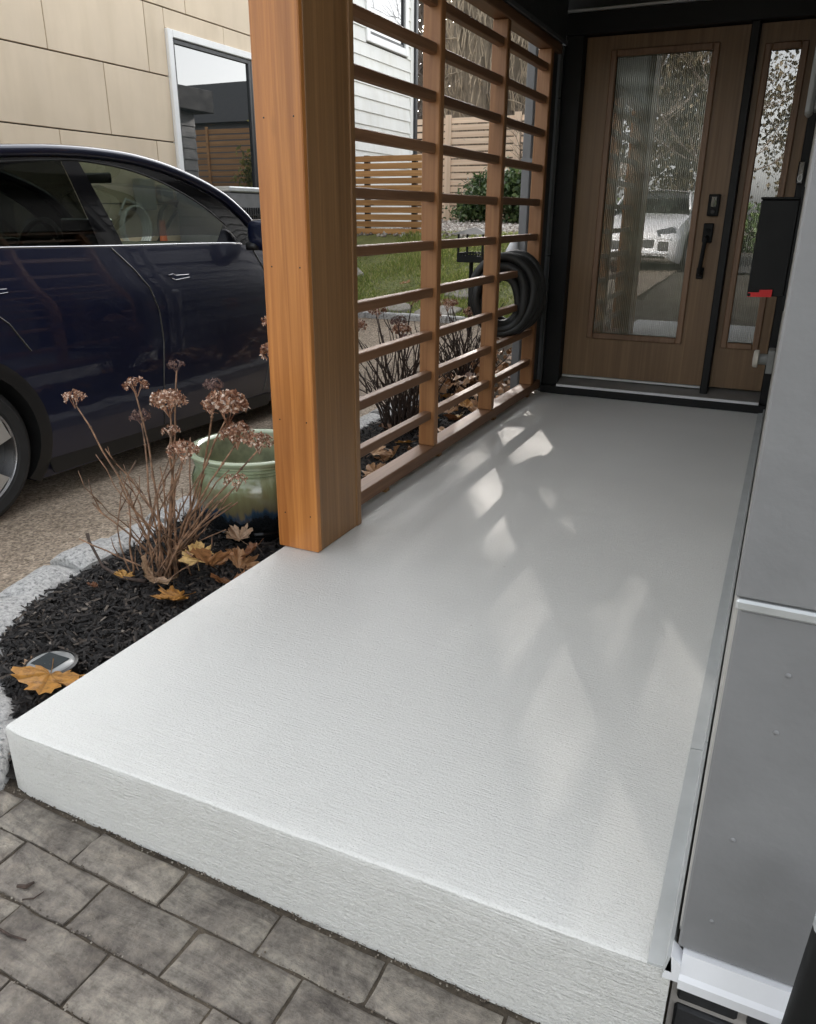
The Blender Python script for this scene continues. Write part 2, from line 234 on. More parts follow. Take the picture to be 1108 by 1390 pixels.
M = dict(
    slab=mat_slab('painted_concrete_broomed', False), stucco=mat_slab('painted_concrete_rough', True),
    paver=mat_paver(), sand=mat_ground('joint_sand', (0.06, 0.047, 0.034), (0.15, 0.12, 0.085), 12, 90, 0.01),
    drive=mat_aggregate(), granite=mat_granite(),
    soil=mat_ground('soil', (0.008, 0.007, 0.006), (0.03, 0.024, 0.02), 10, 60, 0.03),
    mulch=mat_leaf('mulch_chip', [(0.0, (0.006, 0.005, 0.005)), (0.55, (0.016, 0.014, 0.013)), (0.85, (0.04, 0.034, 0.03)), (0.97, (0.09, 0.07, 0.055)), (1.0, (0.22, 0.19, 0.16))], 0.8),
    earth=mat_ground('earth', (0.10, 0.085, 0.06), (0.20, 0.17, 0.13), 1.5, 30, 0.03),
    lawn=mat_ground('turf', (0.13, 0.15, 0.05), (0.25, 0.26, 0.09), 5, 50, 0.03),
    grass=mat_leaf('grass_blade', [(0, (0.14, 0.19, 0.04)), (0.5, (0.28, 0.35, 0.085)), (0.85, (0.46, 0.46, 0.16)), (1, (0.56, 0.50, 0.25))], 0.6, 0.35),
    gravelbed=mat_ground('gravel_bed', (0.16, 0.14, 0.115), (0.32, 0.29, 0.25), 30, 60, 0.02),
    gravel=mat_leaf('gravel_stone', [(0, (0.16, 0.13, 0.11)), (0.4, (0.30, 0.26, 0.22)), (0.8, (0.46, 0.42, 0.37)), (1, (0.62, 0.6, 0.56))], 0.8),
    gritstone=mat_leaf('grit', [(0, (0.06, 0.05, 0.04)), (0.6, (0.16, 0.13, 0.10)), (1, (0.36, 0.33, 0.28))], 0.9),
    flag=mat_ground('flagstone', (0.24, 0.22, 0.19), (0.38, 0.35, 0.31), 8, 50, 0.006, 0.4),
    cedarZ=wood('cedar_upright', (0.24, 0.105, 0.038), (0.39, 0.19, 0.075), 'Z', 0.42),
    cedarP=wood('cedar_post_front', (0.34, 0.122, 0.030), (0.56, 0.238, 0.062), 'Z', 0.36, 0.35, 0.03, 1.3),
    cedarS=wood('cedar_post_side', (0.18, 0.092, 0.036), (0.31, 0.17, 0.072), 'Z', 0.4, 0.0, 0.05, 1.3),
    cedarY=wood('cedar_lengthwise', (0.17, 0.083, 0.04), (0.28, 0.15, 0.08), 'Y', 0.5),
    fenceX=wood('fence_slat_wood', (0.34, 0.165, 0.058), (0.54, 0.30, 0.12), 'X', 0.6, 0.8),
    fencePX=wood('far_fence_slat_wood', (0.68, 0.50, 0.355), (0.80, 0.65, 0.50), 'X', 0.65, 0.5),
    fencePZ=wood('far_fence_post_wood', (0.68, 0.50, 0.355), (0.80, 0.65, 0.50), 'Z', 0.65, 0.5),
    fenceD=wood('fence_back_wood', (0.035, 0.025, 0.018), (0.08, 0.06, 0.045), 'Z', 0.7),
    doorwood=wood('oak_door_wood', (0.15, 0.088, 0.042), (0.225, 0.14, 0.07), 'Z', 0.42, 0.0, 0.02, 1.6),
    trimwood=wood('oak_molding_wood', (0.165, 0.092, 0.050), (0.24, 0.145, 0.085), 'Z', 0.42, 0.0, 0.05, 1.6),
    blacktrim=simple('black_trim_paint', (0.007, 0.0075, 0.008), 0.5, bscale=60, bstr=0.05, spec=0.3),
    blackmetal=simple('black_powder_coat', (0.006, 0.0065, 0.0065), 0.6, bscale=300, bstr=0.04, spec=0.25),
    darkpanel=simple('charcoal_panel_paint', (0.045, 0.047, 0.047), 0.55, bscale=70, bstr=0.08),
    ceiling=simple('charcoal_soffit_paint', (0.05, 0.046, 0.04), 0.6),
    roofing=simple('dark_shingle', (0.06, 0.06, 0.062), 0.9, bscale=60, bstr=0.5),
    greypanel=simple('grey_fibre_cement_paint', (0.20, 0.202, 0.205), 0.55, var=0.07, bscale=45, bstr=0.22),
    midpanel=simple('slate_grey_panel_paint', (0.37, 0.362, 0.335), 0.55, bscale=45, bstr=0.15),
    greydark=simple('dark_grey_siding_paint', (0.10, 0.105, 0.11), 0.55, var=0.05, bscale=45, bstr=0.15),
    alu=simple('weathered_aluminium', (0.55, 0.57, 0.57), 0.42, 0.55, bscale=50, bstr=0.08),
    whitetrim=simple('white_trim_paint', (0.74, 0.75, 0.77), 0.35, var=0.05, bscale=20, bstr=0.12),
    striptrim=simple('pale_painted_metal', (0.44, 0.455, 0.45), 0.5, var=0.10, bscale=60, bstr=0.15),
    sillalu=simple('grey_sill_aluminium', (0.24, 0.23, 0.215), 0.42, 0.35),
    brick=simple('black_brick', (0.018, 0.019, 0.021), 0.55, bscale=70, bstr=0.35, nscale=30, var=0.4),
    mortar=simple('grey_mortar', (0.33, 0.31, 0.29), 0.9, bscale=60, bstr=0.7),
    red=simple('red_flag_paint', (0.55, 0.010, 0.012), 0.4),
    greyplastic=simple('grey_conduit_plastic', (0.24, 0.245, 0.235), 0.5),
    cream=simple('cream_plastic', (0.62, 0.58, 0.50), 0.35),
    panelcream=mat_siding('cream_panel', (0.70, 0.575, 0.42)),
    joint=simple('panel_joint', (0.06, 0.05, 0.04), 0.8),
    whitesiding=mat_siding('white_siding', (0.80, 0.80, 0.755)),
    winwhite=simple('white_window_vinyl', (0.80, 0.80, 0.78), 0.35, var=0.04),
    sash=simple('black_sash', (0.02, 0.022, 0.024), 0.4),
    interior=simple('dim_room', (0.16, 0.17, 0.165), 0.9),
    pane=mat_glass('window_glass', (0.35, 0.38, 0.37), 2.6, 1.6),
    doorpane=mat_glass('door_glass', (0.80, 0.82, 0.79), 3.4, 1.6, 0.008),
    carpane=mat_glass('car_window_glass', (0.80, 0.88, 0.78), 0.8, 1.5),
    cartint=mat_glass('car_privacy_glass', (0.10, 0.11, 0.10), 1.0, 1.5),
    navy=mat_carpaint('navy_car_paint', (0.0022, 0.0058, 0.028)), carwhite=mat_carpaint('white_car_paint', (0.75, 0.76, 0.77)),
    carblack=simple('black_car_plastic', (0.010, 0.010, 0.010), 0.42),
    glossblack=simple('gloss_black', (0.006, 0.006, 0.007), 0.08, coat=1.0),
    rubber=simple('tyre_rubber', (0.014, 0.014, 0.014), 0.75, bscale=50, bstr=0.2),
    chrome=simple('satin_chrome', (0.48, 0.48, 0.49), 0.25, 1.0, var=0.03),
    alloy=simple('alloy_silver', (0.50, 0.48, 0.45), 0.42, 0.5, var=0.05),
    seat=simple('seat_leather', (0.03, 0.028, 0.026), 0.6), seatlight=simple('pale_trim', (0.30, 0.30, 0.28), 0.6),
    pot=mat_pot(), potin=simple('pot_inside_glaze', (0.22, 0.24, 0.15), 0.3, var=0.4, nscale=14),
    stem=simple('hydrangea_stem_bark', (0.21, 0.12, 0.07), 0.7, var=0.75, nscale=30, bscale=90, bstr=0.5),
    stemdark=simple('dark_stem_bark', (0.05, 0.032, 0.024), 0.75, var=0.5, nscale=45, bscale=90, bstr=0.5),
    petal=mat_leaf('dried_petal', [(0, (0.13, 0.05, 0.025)), (0.35, (0.25, 0.11, 0.06)), (0.65, (0.40, 0.22, 0.13)), (0.86, (0.60, 0.43, 0.33)), (1, (0.75, 0.66, 0.58))], 0.6, 0.15),
    petaldark=mat_leaf('dark_dried_petal', [(0, (0.06, 0.03, 0.028)), (0.6, (0.13, 0.07, 0.06)), (1, (0.24, 0.16, 0.13))], 0.7),
    leafy=mat_maple('yellow_leaf', [(0, (0.48, 0.22, 0.04)), (0.5, (0.62, 0.33, 0.08)), (1, (0.66, 0.44, 0.17))]),
    leafm=mat_maple('brown_maple_leaf', [(0, (0.20, 0.08, 0.035)), (0.35, (0.40, 0.21, 0.09)), (0.7, (0.52, 0.32, 0.18)), (1, (0.58, 0.41, 0.28))]),
    leafb=mat_leaf('brown_leaf', [(0, (0.17, 0.07, 0.03)), (0.35, (0.36, 0.19, 0.08)), (0.7, (0.48, 0.29, 0.16)), (1, (0.55, 0.38, 0.26))], 0.5, 0.12),
    oakleaf=mat_leaf('dull_oak_leaf', [(0, (0.05, 0.045, 0.025)), (0.6, (0.11, 0.09, 0.05)), (1, (0.19, 0.15, 0.09))], 0.6, 0.2),
    greenleaf=mat_leaf('evergreen_leaf', [(0, (0.03, 0.06, 0.018)), (0.5, (0.065, 0.115, 0.035)), (1, (0.13, 0.18, 0.06))], 0.45, 0.2),
    limeleaf=mat_leaf('yellow_green_leaf', [(0, (0.18, 0.20, 0.04)), (0.5, (0.33, 0.33, 0.08)), (1, (0.46, 0.42, 0.15))], 0.5, 0.3),
    bark=mat_bark('vine_covered_bark', (0.075, 0.06, 0.042), (0.24, 0.195, 0.14)), twig=simple('twig_bark', (0.13, 0.105, 0.085), 0.85, var=0.4),
    vine=simple('dead_vine', (0.27, 0.22, 0.155), 0.85, var=0.5, nscale=4),
    clear=simple('cloudy_plastic', (0.30, 0.31, 0.305), 0.2, var=0.3), solar=simple('solar_cell', (0.035, 0.043, 0.045), 0.25, nscale=60),
    hose=simple('black_hose_rubber', (0.016, 0.016, 0.015), 0.55, bscale=80, bstr=0.1),
    cablewhite=simple('white_cable', (0.7, 0.7, 0.68), 0.5), orange=simple('orange_plastic', (0.55, 0.13, 0.05), 0.5),
    acgrey=simple('grey_metal_cabinet', (0.19, 0.195, 0.20), 0.45, 0.3), headlight=simple('headlight_lens', (0.10, 0.11, 0.12), 0.08, coat=1.0),
    grate=simple('dark_grille', (0.02, 0.02, 0.02), 0.5),
)

# ------------------------------------------------------------------ mesh helpers (working units in, metres out)
class MB:
    def __init__(self): self.v = []; self.f = []
    def add(self, vs, fs):
        o = len(self.v); self.v.extend([tuple(p) for p in vs]); self.f.extend([tuple(i+o for i in f) for f in fs]); return self
    def box(self, a, b, ch=0.0, jit=0.0):
        (x0, y0, z0), (x1, y1, z1) = a, b
        if ch <= 0:
            p = [(x, y, z) for z in (z0, z1) for y in (y0, y1) for x in (x0, x1)]
            return self.add(p, [(0, 2, 3, 1), (4, 5, 7, 6), (0, 1, 5, 4), (2, 6, 7, 3), (0, 4, 6, 2), (1, 3, 7, 5)])
        ch = min(ch, (x1-x0)*.45, (y1-y0)*.45, (z1-z0)*.45)
        bm = bmesh.new(); bmesh.ops.create_cube(bm, size=1)
        for q in bm.verts: q.co = Vector(((x0+x1)/2+q.co.x*(x1-x0), (y0+y1)/2+q.co.y*(y1-y0), (z0+z1)/2+q.co.z*(z1-z0)))
        bmesh.ops.bevel(bm, geom=bm.edges[:], offset=ch, segments=1, affect='EDGES')
        if jit:
            for q in bm.verts: q.co += Vector((R.uniform(-jit, jit), R.uniform(-jit, jit), R.uniform(-jit, jit)))
        bm.verts.index_update()
        self.add([tuple(q.co) for q in bm.verts], [tuple(q.index for q in f.verts) for f in bm.faces]); bm.free(); return self
    def tube(self, pts, rad, n=6, closed=False):
        pts = [Vector(p) for p in pts]; k = len(pts)
        if not hasattr(rad, '__len__'): rad = [rad]*k
        ref = None; rings = []
        for i, p in enumerate(pts):
            t = (pts[(i+1) % k] - pts[i-1]) if closed else (pts[min(i+1, k-1)] - pts[max(i-1, 0)])
            if t.length < 1e-9: t = Vector((0, 0, 1))
            t.normalize()
            if ref is None: ref = t.cross(Vector((0, 0, 1))) if abs(t.z) < 0.9 else t.cross(Vector((1, 0, 0)))
            ref = (ref - t*ref.dot(t))
            if ref.length < 1e-6: ref = t.orthogonal()
            ref.normalize(); b = t.cross(ref)
            rings.append([p + (ref*math.cos(2*math.pi*j/n) + b*math.sin(2*math.pi*j/n))*rad[i] for j in range(n)])
        vs = [q for r in rings for q in r]; fs = []
        for i in range(k if closed else k-1):
            a, c = i*n, ((i+1) % k)*n
            fs += [(a+j, a+(j+1) % n, c+(j+1) % n, c+j) for j in range(n)]
        if not closed: fs += [tuple(range(n))[::-1], tuple((k-1)*n+j for j in range(n))]
        return self.add(vs, fs)
    def lathe(self, prof, c, axis='Z', n=32, a0=0.0, a1=2*math.pi):
        full = abs(a1-a0) > 6.28; m = n if full else n+1; vs = []
        for r, h in prof:
            for j in range(m):
                t = a0+(a1-a0)*j/n; u, w = r*math.cos(t), r*math.sin(t)
                vs.append({'Z': (c[0]+u, c[1]+w, c[2]+h), 'X': (c[0]+h, c[1]+u, c[2]+w), 'Y': (c[0]+w, c[1]+h, c[2]+u)}[axis])
        fs = []
        for i in range(len(prof)-1):
            for j in range(n):
                j2 = (j+1) % m; fs.append((i*m+j, i*m+j2, (i+1)*m+j2, (i+1)*m+j))
        return self.add(vs, fs)
    def prism(self, poly, axis, a, b):
        n = len(poly)
        def P(u, w, h): return {'X': (h, u, w), 'Y': (u, h, w), 'Z': (u, w, h)}[axis]
        vs = [P(u, w, a) for u, w in poly] + [P(u, w, b) for u, w in poly]
        fs = [tuple(range(n))[::-1], tuple(range(n, 2*n))] + [(i, (i+1) % n, n+(i+1) % n, n+i) for i in range(n)]
        return self.add(vs, fs)
    def grid(self, fn, nu, nv, flip=False):
        vs = [fn(i/nu, j/nv) for j in range(nv+1) for i in range(nu+1)]; w = nu+1
        fs = [(j*w+i, j*w+i+1, (j+1)*w+i+1, (j+1)*w+i) for j in range(nv) for i in range(nu)]
        if flip: fs = [f[::-1] for f in fs]
        return self.add(vs, fs)
    def mesh(self, name, origin, smooth=False, norm=True):
        ox, oy, oz = origin
        me = bpy.data.meshes.new(name)
        me.from_pydata([((x-ox)*S, (y-oy)*S, (z-oz)*S) for x, y, z in self.v], [], self.f)
        if norm:
            bm = bmesh.new(); bm.from_mesh(me); bmesh.ops.recalc_face_normals(bm, faces=bm.faces); bm.to_mesh(me); bm.free()
        if smooth:
            me.polygons.foreach_set('use_smooth', [True]*len(me.polygons))
            if smooth is not True: me.set_sharp_from_angle(angle=math.radians(smooth))
        me.update(); return me
    def build(self, name, mat, parent=None, origin=None, smooth=False, norm=True):
        base = parent['_o'] if parent else None
        if origin is None: origin = tuple(base) if parent else (0, 0, 0)
        me = self.mesh(name, origin, smooth, norm); me.materials.append(mat)
        o = bpy.data.objects.new(name, me); COL.objects.link(o)
        if parent:
            o.parent = parent; o.location = tuple((origin[i]-base[i])*S for i in range(3))
        else: o.location = tuple(c*S for c in origin)
        o['_o'] = tuple(origin); return o
def ctr(a, b): return tuple((p+q)/2 for p, q in zip(a, b))
def boxo(name, a, b, mat, parent=None, ch=0.003, jit=0.0):
    return MB().box(a, b, ch, jit).build(name, mat, parent, ctr(a, b))
def tag(o, label, cat, group=None):
    o['label'] = label; o['category'] = cat
    if group: o['group'] = group
    return o
def thing(name, loc, label, cat, group=None):
    o = bpy.data.objects.new(name, None); COL.objects.link(o); o.location = tuple(c*S for c in loc); o['_o'] = tuple(loc)
    o.empty_display_size = 0.1
    return tag(o, label, cat, group)
def struct(o): o['kind'] = 'structure'; return o
def stuff(o): o['kind'] = 'stuff'; return o
def copy_tree(o, parent=None):
    c = o.copy(); COL.objects.link(c); c.parent = parent
    for ch in o.children: copy_tree(ch, c)
    return c
def np_mesh(name, V, F, mat, kind=None, parent=None):
    V = np.asarray(V, dtype=np.float32)*S; F = np.asarray(F, dtype=np.int32); k = F.shape[1]
    me = bpy.data.meshes.new(name); me.vertices.add(len(V)); me.vertices.foreach_set('co', V.ravel())
    me.loops.add(F.size); me.loops.foreach_set('vertex_index', F.ravel())
    me.polygons.add(len(F)); me.polygons.foreach_set('loop_start', np.arange(0, F.size, k, dtype=np.int32))
    me.update(calc_edges=True); me.validate(); me.materials.append(mat)
    o = bpy.data.objects.new(name, me); COL.objects.link(o); o['_o'] = (0, 0, 0)
    if parent:
        o.parent = parent; o.location = tuple(-c*S for c in parent['_o'])
    if kind: o['kind'] = kind
    return o
rng = np.random.default_rng(11)
def rotmats(n, tilt=0.5):
    """random yaw, small tilt: n rotation matrices"""
    a = rng.uniform(0, 2*np.pi, n); p = rng.normal(0, tilt, n); q = rng.normal(0, tilt, n)
    ca, sa, cp, sp, cq, sq = np.cos(a), np.sin(a), np.cos(p), np.sin(p), np.cos(q), np.sin(q)
    z = np.zeros(n); o = np.ones(n)
    Rz = np.stack([ca, -sa, z, sa, ca, z, z, z, o], 1).reshape(n, 3, 3)
    Rx = np.stack([o, z, z, z, cp, -sp, z, sp, cp], 1).reshape(n, 3, 3)
    Ry = np.stack([cq, z, sq, z, o, z, -sq, z, cq], 1).reshape(n, 3, 3)
    return Rz @ Rx @ Ry
def scatter(name, base, faces, pos, size, mat, tilt=0.5, kind='stuff', parent=None):
    n = len(pos); base = np.asarray(base, float); m = len(base)
    V = base[None]*np.asarray(size).reshape(n, 1, -1)
    V = np.einsum('nij,nkj->nki', rotmats(n, tilt), V) + np.asarray(pos)[:, None, :]
    F = (np.asarray(faces)[None] + (np.arange(n)*m)[:, None, None]).reshape(-1, len(faces[0]))
    return np_mesh(name, V.reshape(-1, 3), F, mat, kind, parent)

# ------------------------------------------------------------------ ground
def lerp(a, b, t): return a+(b-a)*t
def sst(t): t = max(0.0, min(1.0, t)); return t*t*(3-2*t)
def gz(y):
    if y < -1: return -0.223 + 0.22*min(1, (-1-y)/6)
    if y < 4.8: return -0.223
    if y < 8.8: return lerp(-0.223, 0.765, (y-4.8)/4.0)
    return lerp(0.765, 0.88, min(1, (y-8.8)/6.5))
gm = MB()
gxs = [-120, -40, -20, -12, -8, -5, -3.5, -2.4, -1.6, -1.2, 0, 2, 6, 20, 120]
gys = [-120, -40, -20, -12, -7, -4, -2.5, -1, 0, 1, 2, 3, 4, 4.8, 5.5, 6.5, 7.5, 8.8, 10, 12, 15.3, 25, 60, 140]
def gbase(x, y):
    z = gz(y) - 0.03
    if -2.4 <= x <= 6 and -2.5 <= y <= 4.8: z = min(z, -0.36)
    return z
w = len(gxs)
gm.add([(x, y, gbase(x, y)) for y in gys for x in gxs], [(j*w+i, j*w+i+1, (j+1)*w+i+1, (j+1)*w+i) for j in range(len(gys)-1) for i in range(w-1)])
struct(gm.build('ground', M['earth']))
# driveway sheet
dm = MB(); dys = [-7.5, -5, -2.5, -1, 1, 3, 4.8, 5.3, 5.8, 6.3]
dm.add([(x, y, gz(y)) for y in dys for x in (-5.0, -4, -3, -2.0)], [(j*4+i, j*4+i+1, (j+1)*4+i+1, (j+1)*4+i) for j in range(len(dys)-1) for i in range(3)])
struct(dm.build('driveway', M['drive']))
rd = MB(); rd.add([(-40, -16, 0.0), (40, -16, 0.0), (40, -7.5, 0.0), (-40, -7.5, 0.0)], [(0, 1, 2, 3)])
struct(rd.build('road', simple('asphalt', (0.055, 0.053, 0.05), 0.85, bscale=60, bstr=0.4)))

# ------------------------------------------------------------------ porch slab
def slab():
    bm = MB()
    x0, x1, yb = -1.325, 0.008, 4.60
    def yf(x): return 0.851 + (x-x0)*0.0195
    def zb(x): return -0.152-0.045*(x+1.35)
    nx = 90
    # profile along the front edge: riser bottom -> rounded nose -> top
    prof = [(0.0, 0.0), (0.0, 0.25), (0.0, 0.5), (0.0, 0.75), (0.0, 0.945), (0.002, 0.978), (0.006, 0.995), (0.014, 1.0), (0.06, 1.0)]
    def P(i, k):
        x = lerp(x0, x1, i/nx); d, h = prof[k]
        nz = mnoise.noise(Vector((x*9, k*2.1, 3.3)))*0.0012 + mnoise.noise(Vector((x*31, k*3.7, 8.3)))*0.0010
        wob = mnoise.noise(Vector((x*4, 0, 0)))*0.002
        z = lerp(zb(x)-0.004-abs(mnoise.noise(Vector((x*22, 1, 1))))*0.008, 0.0, h)
        if h >= 1: z = 0.0; nz *= 0.2
        xx = x
        if i < 4: nz += (1-math.sin(math.pi/2*(i/4)))*0.008*(1 if k < 8 else 0)
        return (xx, yf(x)+d+wob+nz, z)
    bm.add([P(i, k) for k in range(len(prof)) for i in range(nx+1)], [(k*(nx+1)+i, k*(nx+1)+i+1, (k+1)*(nx+1)+i+1, (k+1)*(nx+1)+i) for k in range(len(prof)-1) for i in range(nx)])
    riser = MB(); KS = 5
    riser.add(bm.v[:(KS+1)*(nx+1)], [f for f in bm.f if max(f) < (KS+1)*(nx+1)])
    top = MB(); top.add(bm.v[KS*(nx+1):], [tuple(i-KS*(nx+1) for i in f) for f in bm.f if min(f) >= KS*(nx+1)])
    # top sheet from behind the nose to the door, left side face
    rows = [0.06, 0.3, 0.8, 1.5, 2.4, 3.3, yb-0.851]
    top.add([(lerp(x0, x1, i/nx), yf(lerp(x0, x1, i/nx))+r + (mnoise.noise(Vector((lerp(x0, x1, i/nx)*4, 0, 0)))*0.002 if r == 0.06 else 0), 0.0) for r in rows for i in range(nx+1)],
            [(k*(nx+1)+i, k*(nx+1)+i+1, (k+1)*(nx+1)+i+1, (k+1)*(nx+1)+i) for k in range(len(rows)-1) for i in range(nx)])
    top.add([(x0, yf(x0)+0.06, 0), (x0, yb, 0), (x0, yb, -0.25), (x0, yf(x0)+.012, -0.17), (x0, yf(x0)+.012, -0.005), (x0, yf(x0)+0.02, 0)], [(0, 1, 2, 3, 4, 5)])
    t = top.build('porch_floor', M['slab'], smooth=30)
    r_ = riser.build('riser', M['stucco'], t, smooth=50)
    struct(t)
slab()

# ------------------------------------------------------------------ pavers
def pz(x): return -0.152-0.045*(x+1.35)
patio = MB(); patio.add([(-2.0, -2.6, pz(-2.0)-0.008), (3.0, -2.6, pz(3.0)-0.008), (3.0, 0.95, pz(3.0)-0.008), (-1.42, 0.95, pz(-1.42)-0.008), (-1.42, 0.7, pz(-1.42)-.008), (-2.0, 0.55, pz(-2.0)-0.008)], [(0, 1, 2, 3, 4, 5)])
patio = struct(patio.build('patio', M['sand']))
def paver(x0, x1, y0, y1):
    cx, cy = (x0+x1)/2, (y0+y1)/2
    bm = bmesh.new(); nu, nv = 7, 4; g = 0.0026
    sd_ = R.uniform(0, 99); tx, ty, tz = R.uniform(-.010, .010), R.uniform(-.014, .014), R.uniform(-.0025, .0015)
    rows = []
    def top(u, v):
        x = lerp(x0+g, x1-g, u); y = lerp(y0+g, y1-g, v)
        e = min(u*(x1-x0), (1-u)*(x1-x0), v*(y1-y0), (1-v)*(y1-y0))
        return x, y, e
    V = []
    us = [0, .05, .2, .4, .6, .8, .95, 1]; vs_ = [0, .09, .35, .65, .91, 1]
    mb = MB()
    for v in vs_:
        for u in us:
            x, y, e = top(u, v)
            edge = u in (0, 1) or v in (0, 1)
            jx = mnoise.noise(Vector((x*30, y*30, sd_)))*0.0035 if edge else 0
            jy = mnoise.noise(Vector((x*30, y*30, sd_+9)))*0.0035 if edge else 0
            z = pz(x) + tz + tx*(u-.5)*.2 + ty*(v-.5)*.2 + mnoise.noise(Vector((x*14, y*14, sd_)))*0.0026 - (0.0045 if edge else 0)
            V.append((x+jx, y+jy, z))
    a = len(us); F = [(j*a+i, j*a+i+1, (j+1)*a+i+1, (j+1)*a+i) for j in range(len(vs_)-1) for i in range(a-1)]
    per = list(range(a)) + [j*a+a-1 for j in range(1, len(vs_))] + [(len(vs_)-1)*a+i for i in range(a-2, -1, -1)] + [j*a for j in range(len(vs_)-2, 0, -1)]
    o = len(V)
    for i in per: V.append((V[i][0], V[i][1], V[i][2]-0.03))
    F += [(per[k], o+k, o+(k+1) % len(per), per[(k+1) % len(per)]) for k in range(len(per))]
    mb.add(V, F); mb.build('paver', M['paver'], patio, (cx, cy, pz(cx)-0.02), smooth=40)
row = 0
y1 = 0.853
for row in range(9):
    ph = -1.282 - 0.2125*3 + (0.1, 0.0)[(row + 1) % 2] + R.uniform(-.006, .006)
    yt, yb_ = (0.853 if row == 0 else 0.762-0.108*(row-1)), 0.762-0.108*row
    for k in range(0, 15 if row < 6 else 12):
        xa = ph+0.2125*k; xb = xa+0.2125
        if xb < -1.85 or xa > 1.2: continue
        off = 0.0 if row else max(0, (xa+1.325)*0.0195)
        paver(xa, xb, yb_ + (xa+1.3)*0.008, yt + (xa+1.3)*0.008 + (off*0.5 if row == 0 else 0) - (0.008 if row == 0 else 0))

n = 1500; gx = rng.uniform(-1.5, .1, n); rowk = rng.integers(0, 4, n); gy = np.where(rng.random(n) < .35, .853+(gx+1.325)*.0195-np.abs(rng.normal(0, .006, n)), .762-.108*rowk+(gx+1.3)*.008+rng.normal(0, .0035, n))
o = scatter('joint_grit', [(1, 0, 0), (0, 1, 0), (-1, 0, 0), (0, -1, 0), (0, 0, .8), (0, 0, -.8)], [(0, 1, 4), (1, 2, 4), (2, 3, 4), (3, 0, 4), (1, 0, 5), (2, 1, 5), (3, 2, 5), (0, 3, 5)], np.stack([gx, gy, np.array([pz(v) for v in gx])-.002], 1), rng.uniform(.0008, .0028, (n, 1))*np.ones((1, 3)), M['gritstone'], .6)
tag(o, 'grit and crumbs lying in the paver joints below the porch edge', 'grit')
# ------------------------------------------------------------------ planting bed, edging, mulch
def bed_w(y):   # inner face of the edging (x) against y
    pts = [(0.93, -1.46), (1.02, -1.51), (1.10, -1.66), (1.18, -1.78), (1.32, -1.88), (1.48, -1.945), (1.70, -1.98), (1.9, -1.955), (2.4, -1.98), (3.3, -2.0), (4.2, -2.0), (5.0, -1.98)]
    for (a, xa), (b, xb) in zip(pts, pts[1:]):
        if a <= y <= b: return lerp(xa, xb, (y-a)/(b-a))
    return pts[-1][1]
bed = MB(); bys = [0.86, 0.93, 1.0, 1.08, 1.16, 1.3, 1.45, 1.7, 1.9, 2.4, 3.0, 3.6, 4.2, 4.8]
def bedz(x, y): return -0.125 + 0.025*mnoise.noise(Vector((x*3, y*3, 0.5))) - 0.03*max(0, (x+1.5)*2)*0 + (0.0 if y > 1.2 else -0.01)
bed.add([(lerp(bed_w(max(y, 0.93))-0.05, -1.327, u/5), y, bedz(lerp(bed_w(max(y, .93)), -1.327, u/5), y)) for y in bys for u in range(6)],
        [(j*6+i, j*6+i+1, (j+1)*6+i+1, (j+1)*6+i) for j in range(len(bys)-1) for i in range(5)])
struct(bed.build('planting_bed', M['soil']))
# chips
n = 15000
py = np.where(rng.random(n) < 0.62, rng.uniform(0.9, 2.2, n), rng.uniform(2.2, 4.8, n)); bx = np.array([bed_w(max(v, .93)) for v in py])
u = rng.uniform(0, 1, n); px = bx-0.01 + (-1.33-bx)*u
pz_ = np.array([bedz(a, b) for a, b in zip(px, py)]) + rng.uniform(-0.004, 0.022, n)
chip = [(-.5, -.5, 0), (.5, -.35, 0.1), (.5, .5, 0), (-.5, .3, -0.1), (-.4, -.2, .8), (.42, 0, .7)]
chf = [(0, 1, 5), (0, 5, 4), (1, 2, 5), (2, 3, 4), (2, 4, 5), (3, 0, 4)]
sz = np.stack([rng.uniform(0.012, 0.05, n), rng.uniform(0.004, 0.010, n), rng.uniform(0.003, 0.008, n)], 1)
o = scatter('mulch', chip, chf, np.stack([px, py, pz_], 1), sz, M['mulch'], 0.45); tag(o, 'shredded black bark mulch covering the bed beside the white porch floor', 'mulch')
edging = thing('stone_edging', (-2.07, 2.4, -0.2), 'curved row of pale grey granite edging stones between the mulch and the driveway', 'edging')
def edge_stone(p0, p1, wd, z0=-0.26, z1=-0.085):
    p0, p1 = Vector(p0), Vector(p1); d = (p1-p0); ln = d.length; d.normalize(); nrm = Vector((-d.y, d.x))
    mb = MB(); sd_ = R.uniform(0, 50); nu, nv = 8, 6
    def fn(u, v):
        # v goes round the section from the inner bottom over the top to the outer bottom
        t = v*math.pi; off = -math.cos(t)*wd/2; hh = math.sin(t)**0.22
        e = min(u, 1-u)*ln; sh = sst(e/0.02)*0.12+0.88
        p = p0 + d*(u*ln) + nrm*off*(0.9+0.1*sh)
        z = lerp(z0, z1, hh*(0.55+0.45*sh))
        nz = mnoise.noise(Vector((p.x*9, p.y*9, z*9+sd_)))*0.016 + mnoise.noise(Vector((p.x*28, p.y*28, z*28+sd_)))*0.006
        return (p.x+nz*0.8, p.y+nz*0.7, z+nz)
    mb.grid(fn, nu, nv)
    for e in (0, nu): mb.f.append(tuple(j*(nu+1)+e for j in range(nv+1)))
    c = (p0+p1)/2; mb.build('edging_stone', M['granite'], edging, (c.x, c.y, z0), smooth=50)
eys = []
path = [(-1.385, 0.80), (-1.50, 0.97), (-1.66, 1.03)]
for q0, q1 in zip(path, path[1:]): edge_stone(q0, q1, 0.12, -0.26, -0.10)
ycuts = [1.05, 1.22, 1.42, 1.66, 1.90, 2.12, 2.36, 2.6, 2.84, 3.08, 3.33, 3.56, 3.8, 4.05, 4.3, 4.55, 4.8, 5.05]
